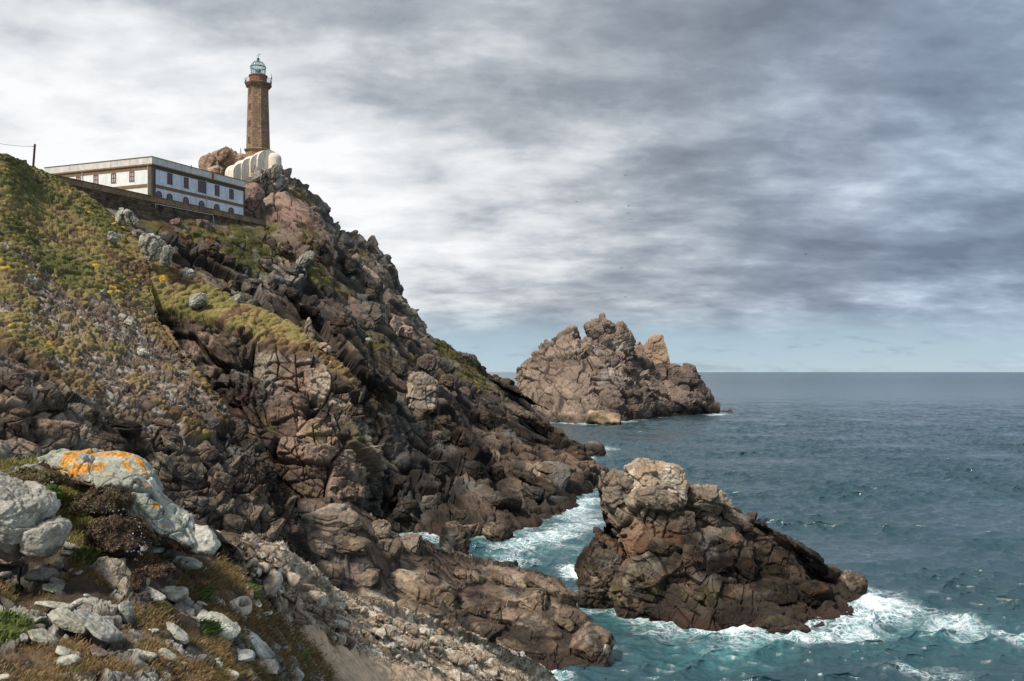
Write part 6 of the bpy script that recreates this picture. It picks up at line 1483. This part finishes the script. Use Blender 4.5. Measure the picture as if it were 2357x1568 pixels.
man = blob(vxs, vys, [(2040, 1400, 95, 32, 8, 1.25), (1990, 1430, 90, 22, -8, 1.0), (2190, 1440, 130, 26, 8, .85), (2320, 1465, 110, 18, 6, .8), (1900, 1462, 130, 14, -3, .95), (1700, 1455, 120, 12, -2, .85), (1600, 1440, 60, 10, 8, .7),
    (1700, 1490, 120, 24, -5, .55), (1320, 1320, 32, 20, 20, 1.0), (1250, 1230, 100, 30, -8, .85), (1330, 1170, 60, 24, -25, .9), (1200, 1260, 80, 14, 5, .62), (1350, 1200, 60, 26, 0, .7), (1180, 1290, 70, 16, 5, .6), (1300, 1270, 70, 18, 0, .65), (1370, 1035, 42, 8, 0, .85), (1345, 1060, 30, 8, 0, .5),
    (1450, 1418, 24, 6, 0, .7), (1455, 1445, 26, 7, 0, .75), (1480, 1460, 50, 5, 6, .5), (1000, 1240, 25, 8, 0, .6), (1190, 1532, 25, 6, 10, .9), (1270, 1555, 60, 14, 10, .45), (2100, 1540, 60, 8, 0, .5), (2340, 1390, 22, 5, 0, .7), (2150, 1365, 30, 6, 10, .45), (1990, 1275, 24, 4, 15, .3), (2190, 1545, 60, 20, 0, .35), (1660, 955, 40, 3, 0, .7), (1420, 972, 60, 3, -3, .7), (1280, 972, 60, 2.5, 0, .6)])
man = 1.12 * man * (.82 + .55 * fbm(np.stack([sx / 6, sy / 5, sx * 0], -1), 990, 3))
prox = np.maximum(samp(FFn, -60, 80, .5, sx, sy), samp(FFf, -60, 400, 1.5, sx, sy))
foam = np.clip(np.maximum(man, prox * (.55 + .5 * fbm(np.stack([sx / 9, sy / 9, sx * 0], -1), 983, 2))), 0, 1.3)
caps = ss(fbm(np.stack([sx / 9, sy / 7, sx * 0], -1), 985, 3) + 1.9 * hz_, 1.85, 2.4) * .4
turq = np.clip(blob(vxs, vys, [(1680, 1500, 140, 34, -6, .95), (1250, 1260, 180, 50, 0, .40), (1340, 1170, 60, 40, 0, .35), (2200, 1460, 200, 40, 5, .5), (1420, 1430, 110, 45, 20, .22), (2050, 1500, 220, 40, 0, .22), (1340, 1130, 60, 20, 0, .45)]) + .15 * prox, 0, 1)
sw = ss(man, .4, 1.1)
lump = sw * (.9 * fbm(np.stack([sx / 3.5, sy / 3.5, sx * 0], -1), 986, 4) + .35)
Vs = np.stack([sx + ddx * grp, sy + ddy * grp, hz_ * grp + lump], -1)
m, t, bs = new_mat('sea_water')
ge = t.n('ShaderNodeNewGeometry'); pos = ge.outputs['Position']
fo_ = t.n('ShaderNodeAttribute', attribute_name='foam').outputs['Fac']; tq = t.n('ShaderNodeAttribute', attribute_name='turq').outputs['Fac']; cp = t.n('ShaderNodeAttribute', attribute_name='caps').outputs['Fac']
mp = t.n('ShaderNodeMapping'); mp.inputs['Scale'].default_value = (.75, 1.0, 1.0); t.l(pos, mp.inputs[0])
n1 = t.noise(mp.outputs[0], .55, 6, .62, 1.6); n2 = t.noise(mp.outputs[0], 1.9, 5, .6, 2.2); n3 = t.noise(mp.outputs[0], .16, 3, .5, .8)
rid = t.m('SUBTRACT', 1.0, t.m('MULTIPLY', t.m('ABSOLUTE', t.m('SUBTRACT', n1, .5)), 5.0))     # thin lacy lines
rid2 = t.m('SUBTRACT', 1.0, t.m('MULTIPLY', t.m('ABSOLUTE', t.m('SUBTRACT', n2, .5)), 6.0))
lace = t.m('ADD', t.m('MAXIMUM', rid, t.m('MULTIPLY', rid2, .8)), t.m('MULTIPLY', t.m('SUBTRACT', n3, .5), 1.2))
th_ = t.m('ADD', t.m('MULTIPLY', fo_, 1.9), t.m('MULTIPLY', lace, .75))
fm = t.smooth(th_, 1.05, 2.2)
wv = t.n('ShaderNodeVectorMath', operation='ADD'); nn_ = t.n('ShaderNodeTexNoise'); nn_.inputs['Scale'].default_value = .45; nn_.inputs['Detail'].default_value = 4; t.l(mp.outputs[0], nn_.inputs['Vector'])
vs_ = t.n('ShaderNodeVectorMath', operation='SCALE'); vs_.inputs['Scale'].default_value = 3.2; t.l(nn_.outputs['Color'], vs_.inputs[0]); t.l(mp.outputs[0], wv.inputs[0]); t.l(vs_.outputs[0], wv.inputs[1])
def net(scale, w):
    v_ = t.n('ShaderNodeTexVoronoi', feature='DISTANCE_TO_EDGE'); v_.inputs['Scale'].default_value = scale; t.l(wv.outputs[0], v_.inputs['Vector']); return t.smooth(v_.outputs['Distance'], w, 0.0)
lc = t.m('MAXIMUM', net(.55, .11), t.m('MULTIPLY', net(1.5, .13), .8))
lc = t.m('MULTIPLY', lc, t.smooth(t.m('ADD', fo_, t.m('MULTIPLY', t.m('SUBTRACT', n3, .5), .9)), .12, .65))
solid = t.smooth(t.m('ADD', t.m('ADD', fo_, t.m('MULTIPLY', t.m('SUBTRACT', n1, .5), 1.3)), t.m('MULTIPLY', t.m('SUBTRACT', n2, .5), .9)), .62, 1.12)
fm = t.m('MAXIMUM', t.m('MULTIPLY', lc, .85), solid)
fm = t.m('MAXIMUM', fm, t.m('MULTIPLY', t.smooth(t.m('ADD', cp, t.m('MULTIPLY', rid2, .35)), .42, .7), .8))
fm = t.m('MULTIPLY', fm, t.ramp(t.noise(mp.outputs[0], 2.6, 5, .65, 1.0), [(.28, .45), (.55, 1.0)]))
deep = t.ramp(t.noise(mp.outputs[0], .03, 4, .6), [(.3, (.020, .052, .065)), (.7, (.030, .070, .086))])
base = t.mix(t.m('MULTIPLY', t.m('MULTIPLY', tq, t.smooth(n1, .3, .65)), .95, clamp=True), deep, (.055, .235, .235))
milk = t.m('MULTIPLY', t.smooth(t.m('ADD', fo_, t.m('MULTIPLY', t.m('SUBTRACT', n1, .5), .8)), .15, .8), .45)
base = t.mix(milk, base, (.22, .44, .44))
t.l(t.mix(fm, base, (.80, .84, .86)), bs.inputs['Base Color'])
rg = t.n('ShaderNodeAttribute', attribute_name='chop').outputs['Fac']
t.l(t.m('ADD', t.m('MULTIPLY', fm, .6), t.m('ADD', t.m('MULTIPLY', rg, .15), .07)), bs.inputs['Roughness']); bs.inputs['IOR'].default_value = 1.55
w1 = t.noise(mp.outputs[0], 1.3, 6, .62, .4); mp2 = t.n('ShaderNodeMapping'); mp2.inputs['Scale'].default_value = (.6, 1.0, 1.0); mp2.inputs['Rotation'].default_value = (0, 0, .35); t.l(pos, mp2.inputs[0])
w2 = t.noise(mp2.outputs[0], .22, 5, .6, .3)
bp = t.n('ShaderNodeBump'); bp.inputs['Strength'].default_value = 1.0; bp.inputs['Distance'].default_value = .20; t.l(w1, bp.inputs['Height'])
bp2 = t.n('ShaderNodeBump'); bp2.inputs['Strength'].default_value = 1.0; bp2.inputs['Distance'].default_value = .38; t.l(w2, bp2.inputs['Height']); t.l(bp.outputs[0], bp2.inputs['Normal'])
t.l(bp2.outputs[0], bs.inputs['Normal'])
o = np_mesh('sea', Vs, grid_faces(*sx.shape), m, attrs={'foam': foam, 'turq': turq, 'caps': caps, 'chop': np.clip(np.log10(np.maximum(dxs, .3) / .3) / 2.2, 0, 1)}, smooth=True); tag(o, kind='structure')
